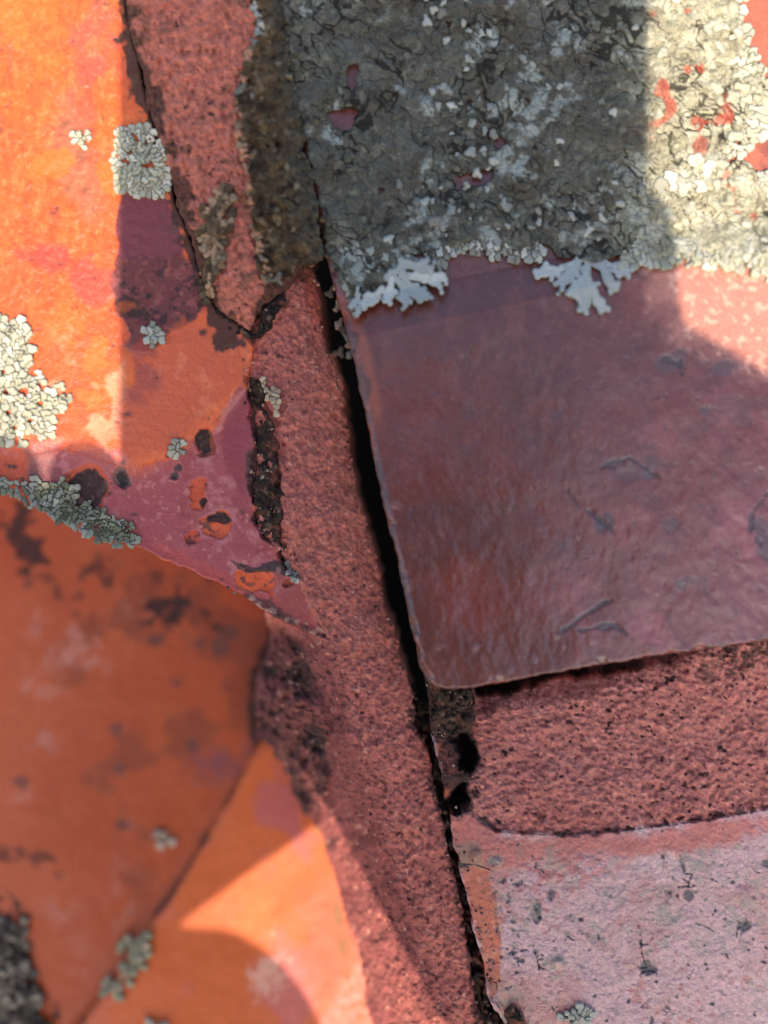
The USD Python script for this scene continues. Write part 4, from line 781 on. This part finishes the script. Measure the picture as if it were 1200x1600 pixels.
# ================================================================== the photographer: phone and hands above the roof (they throw the shade)
M_phone = usdkit.material(stage, '/World/Looks/phone_shell', {'p': ('principled_bsdf', {'base_color': (0.03, 0.03, 0.035), 'roughness': 0.35})}, surface='p.BSDF')
M_lens = usdkit.material(stage, '/World/Looks/phone_lens', {'p': ('principled_bsdf', {'base_color': (0.01, 0.01, 0.015), 'roughness': 0.05})}, surface='p.BSDF')
M_skin = usdkit.material(stage, '/World/Looks/skin', {'tc': ('texture_coordinate', {}), 'n': ('noise_texture', {'scale': 300.0}), 'b': ('bump', {'distance': 0.0004}), 'p': ('principled_bsdf', {'base_color': (0.48, 0.28, 0.20), 'roughness': 0.5})}, [('tc.object', 'n.vector'), ('n.fac', 'b.height'), ('b.normal', 'p.normal')], surface='p.BSDF')
ZC = 127.0
def up(px, py, z=ZC, z0=0.0):                 # the point at height z whose shadow falls at (px, py) on the tiles
    p = xyz(px, py, z0); return p + SUN / SUN[2] * (z - z0)
pc = (up(195, -230) + up(1000, 1250)) / 2; sz = up(1000, -230) - up(195, 1250)
ph = Thing('smartphone', 'dark smartphone held over the roof with its lens down', 'phone', pc)
slab = trimesh.creation.extrude_polygon(shapely.box(-sz[0] / 2 + 9, -abs(sz[1]) / 2 + 9, sz[0] / 2 - 9, abs(sz[1]) / 2 - 9).buffer(9), 8.0); slab.apply_translation(pc - [0, 0, 4])
ph.mesh('body', slab.vertices, slab.faces, M_phone, smooth=False)
ring = trimesh.creation.annulus(2.6, 5.5, 1.6); ring.apply_translation((0, 0, pc[2] - 4.6)); ph.mesh('lens_ring', ring.vertices, ring.faces, M_lens, smooth=False)

def chain(pts):                                # (px, py, radius mm, dz) in shadow pixels -> spheres
    return [(up(x, y, ZC + dz, z0), r_) for x, y, r_, dz, z0 in pts]
def ball(p, r_): return manifold3d.Manifold.sphere(r_, 28).translate([float(c) for c in p])
def bone(*pts): return manifold3d.Manifold.batch_hull([ball(p, r_) for p, r_ in chain(pts)])
def body(parts):
    m = manifold3d.Manifold.batch_boolean(parts, manifold3d.OpType.Add).refine_to_length(3.0).to_mesh()
    t = trimesh.Trimesh(m.vert_properties[:, :3], m.tri_verts, process=True); trimesh.smoothing.filter_taubin(t, iterations=6); return t
right = body([bone((985, 350, 5, 6, 0), (985, 500, 5.5, 6, 0)), bone((985, 500, 5.5, 6, 0), (1010, 760, 8, 6, 0)),
              bone((975, 555, 8, 4, 0), (1150, 661, 8, 4, 0)), bone((1150, 661, 8, 4, 0), (1170, 900, 8, 6, 0)),
              bone((960, 700, 8, 8, 0), (1140, 760, 8, 8, 0)), bone((940, 850, 8, 8, 0), (1140, 930, 8, 8, 0)), bone((900, 1000, 7, 8, 0), (1130, 1060, 8, 8, 0)),
              bone((1150, 661, 8, 4, 0), (1160, 900, 8, 6, 0), (1130, 1250, 9, 8, 0), (1000, 1200, 8, 6, 0), (1050, 900, 8, 8, 0)),
              bone((535, 1257, 5.5, 0, 0), (745, 1570, 5.5, 0, 0), (1000, 1200, 8, 4, 0)), bone((745, 1570, 5.5, 0, 0), (1130, 1250, 9, 8, 0), (1000, 1200, 8, 4, 0), (1120, 1500, 10, 8, 0), (900, 1790, 7, 8, 0), (1100, 1800, 11, 8, 0)),
              bone((930, 1790, 9, 8, 0), (1100, 1800, 11, 8, 0), (1100, 2500, 24, 30, 0))])
left = body([bone((138, 740, 5.3, 4, 0), (120, 1000, 8, 4, 0)), bone((0, 735, 6.3, 4, 0), (10, 1000, 8.5, 4, 0)), bone((-135, 760, 6.3, 4, 0), (-110, 1000, 8.5, 4, 0)), bone((-260, 830, 6, 4, 0), (-230, 1030, 8, 4, 0)),
             bone((120, 1000, 8, 4, 0), (-230, 1030, 8, 4, 0), (-200, 1400, 12, 4, -11), (208, 1440, 5.0, 0, -11)), bone((120, 1000, 8, 4, 0), (300, 1120, 6, 0, 0), (452, 1243, 5.5, 0, -11), (208, 1440, 5.0, 0, -11)),
             bone((-200, 1400, 14, 4, -11), (160, 1440, 5.0, 0, -11), (120, 1640, 14, 4, -11)), bone((120, 1640, 14, 4, -11), (330, 1684, 20, 4, -11), (60, 1800, 18, 4, -11)), bone((-100, 1600, 16, 4, -11), (330, 1690, 20, 4, -11), (0, 2400, 28, 30, -11))])
pr = Thing('person', 'bare hands and forearms gripping the phone above the roof', 'person', pc - [0, 60, 0])
pr.mesh('right_hand', right.vertices, right.faces, M_skin); pr.mesh('left_hand', left.vertices, left.faces, M_skin)
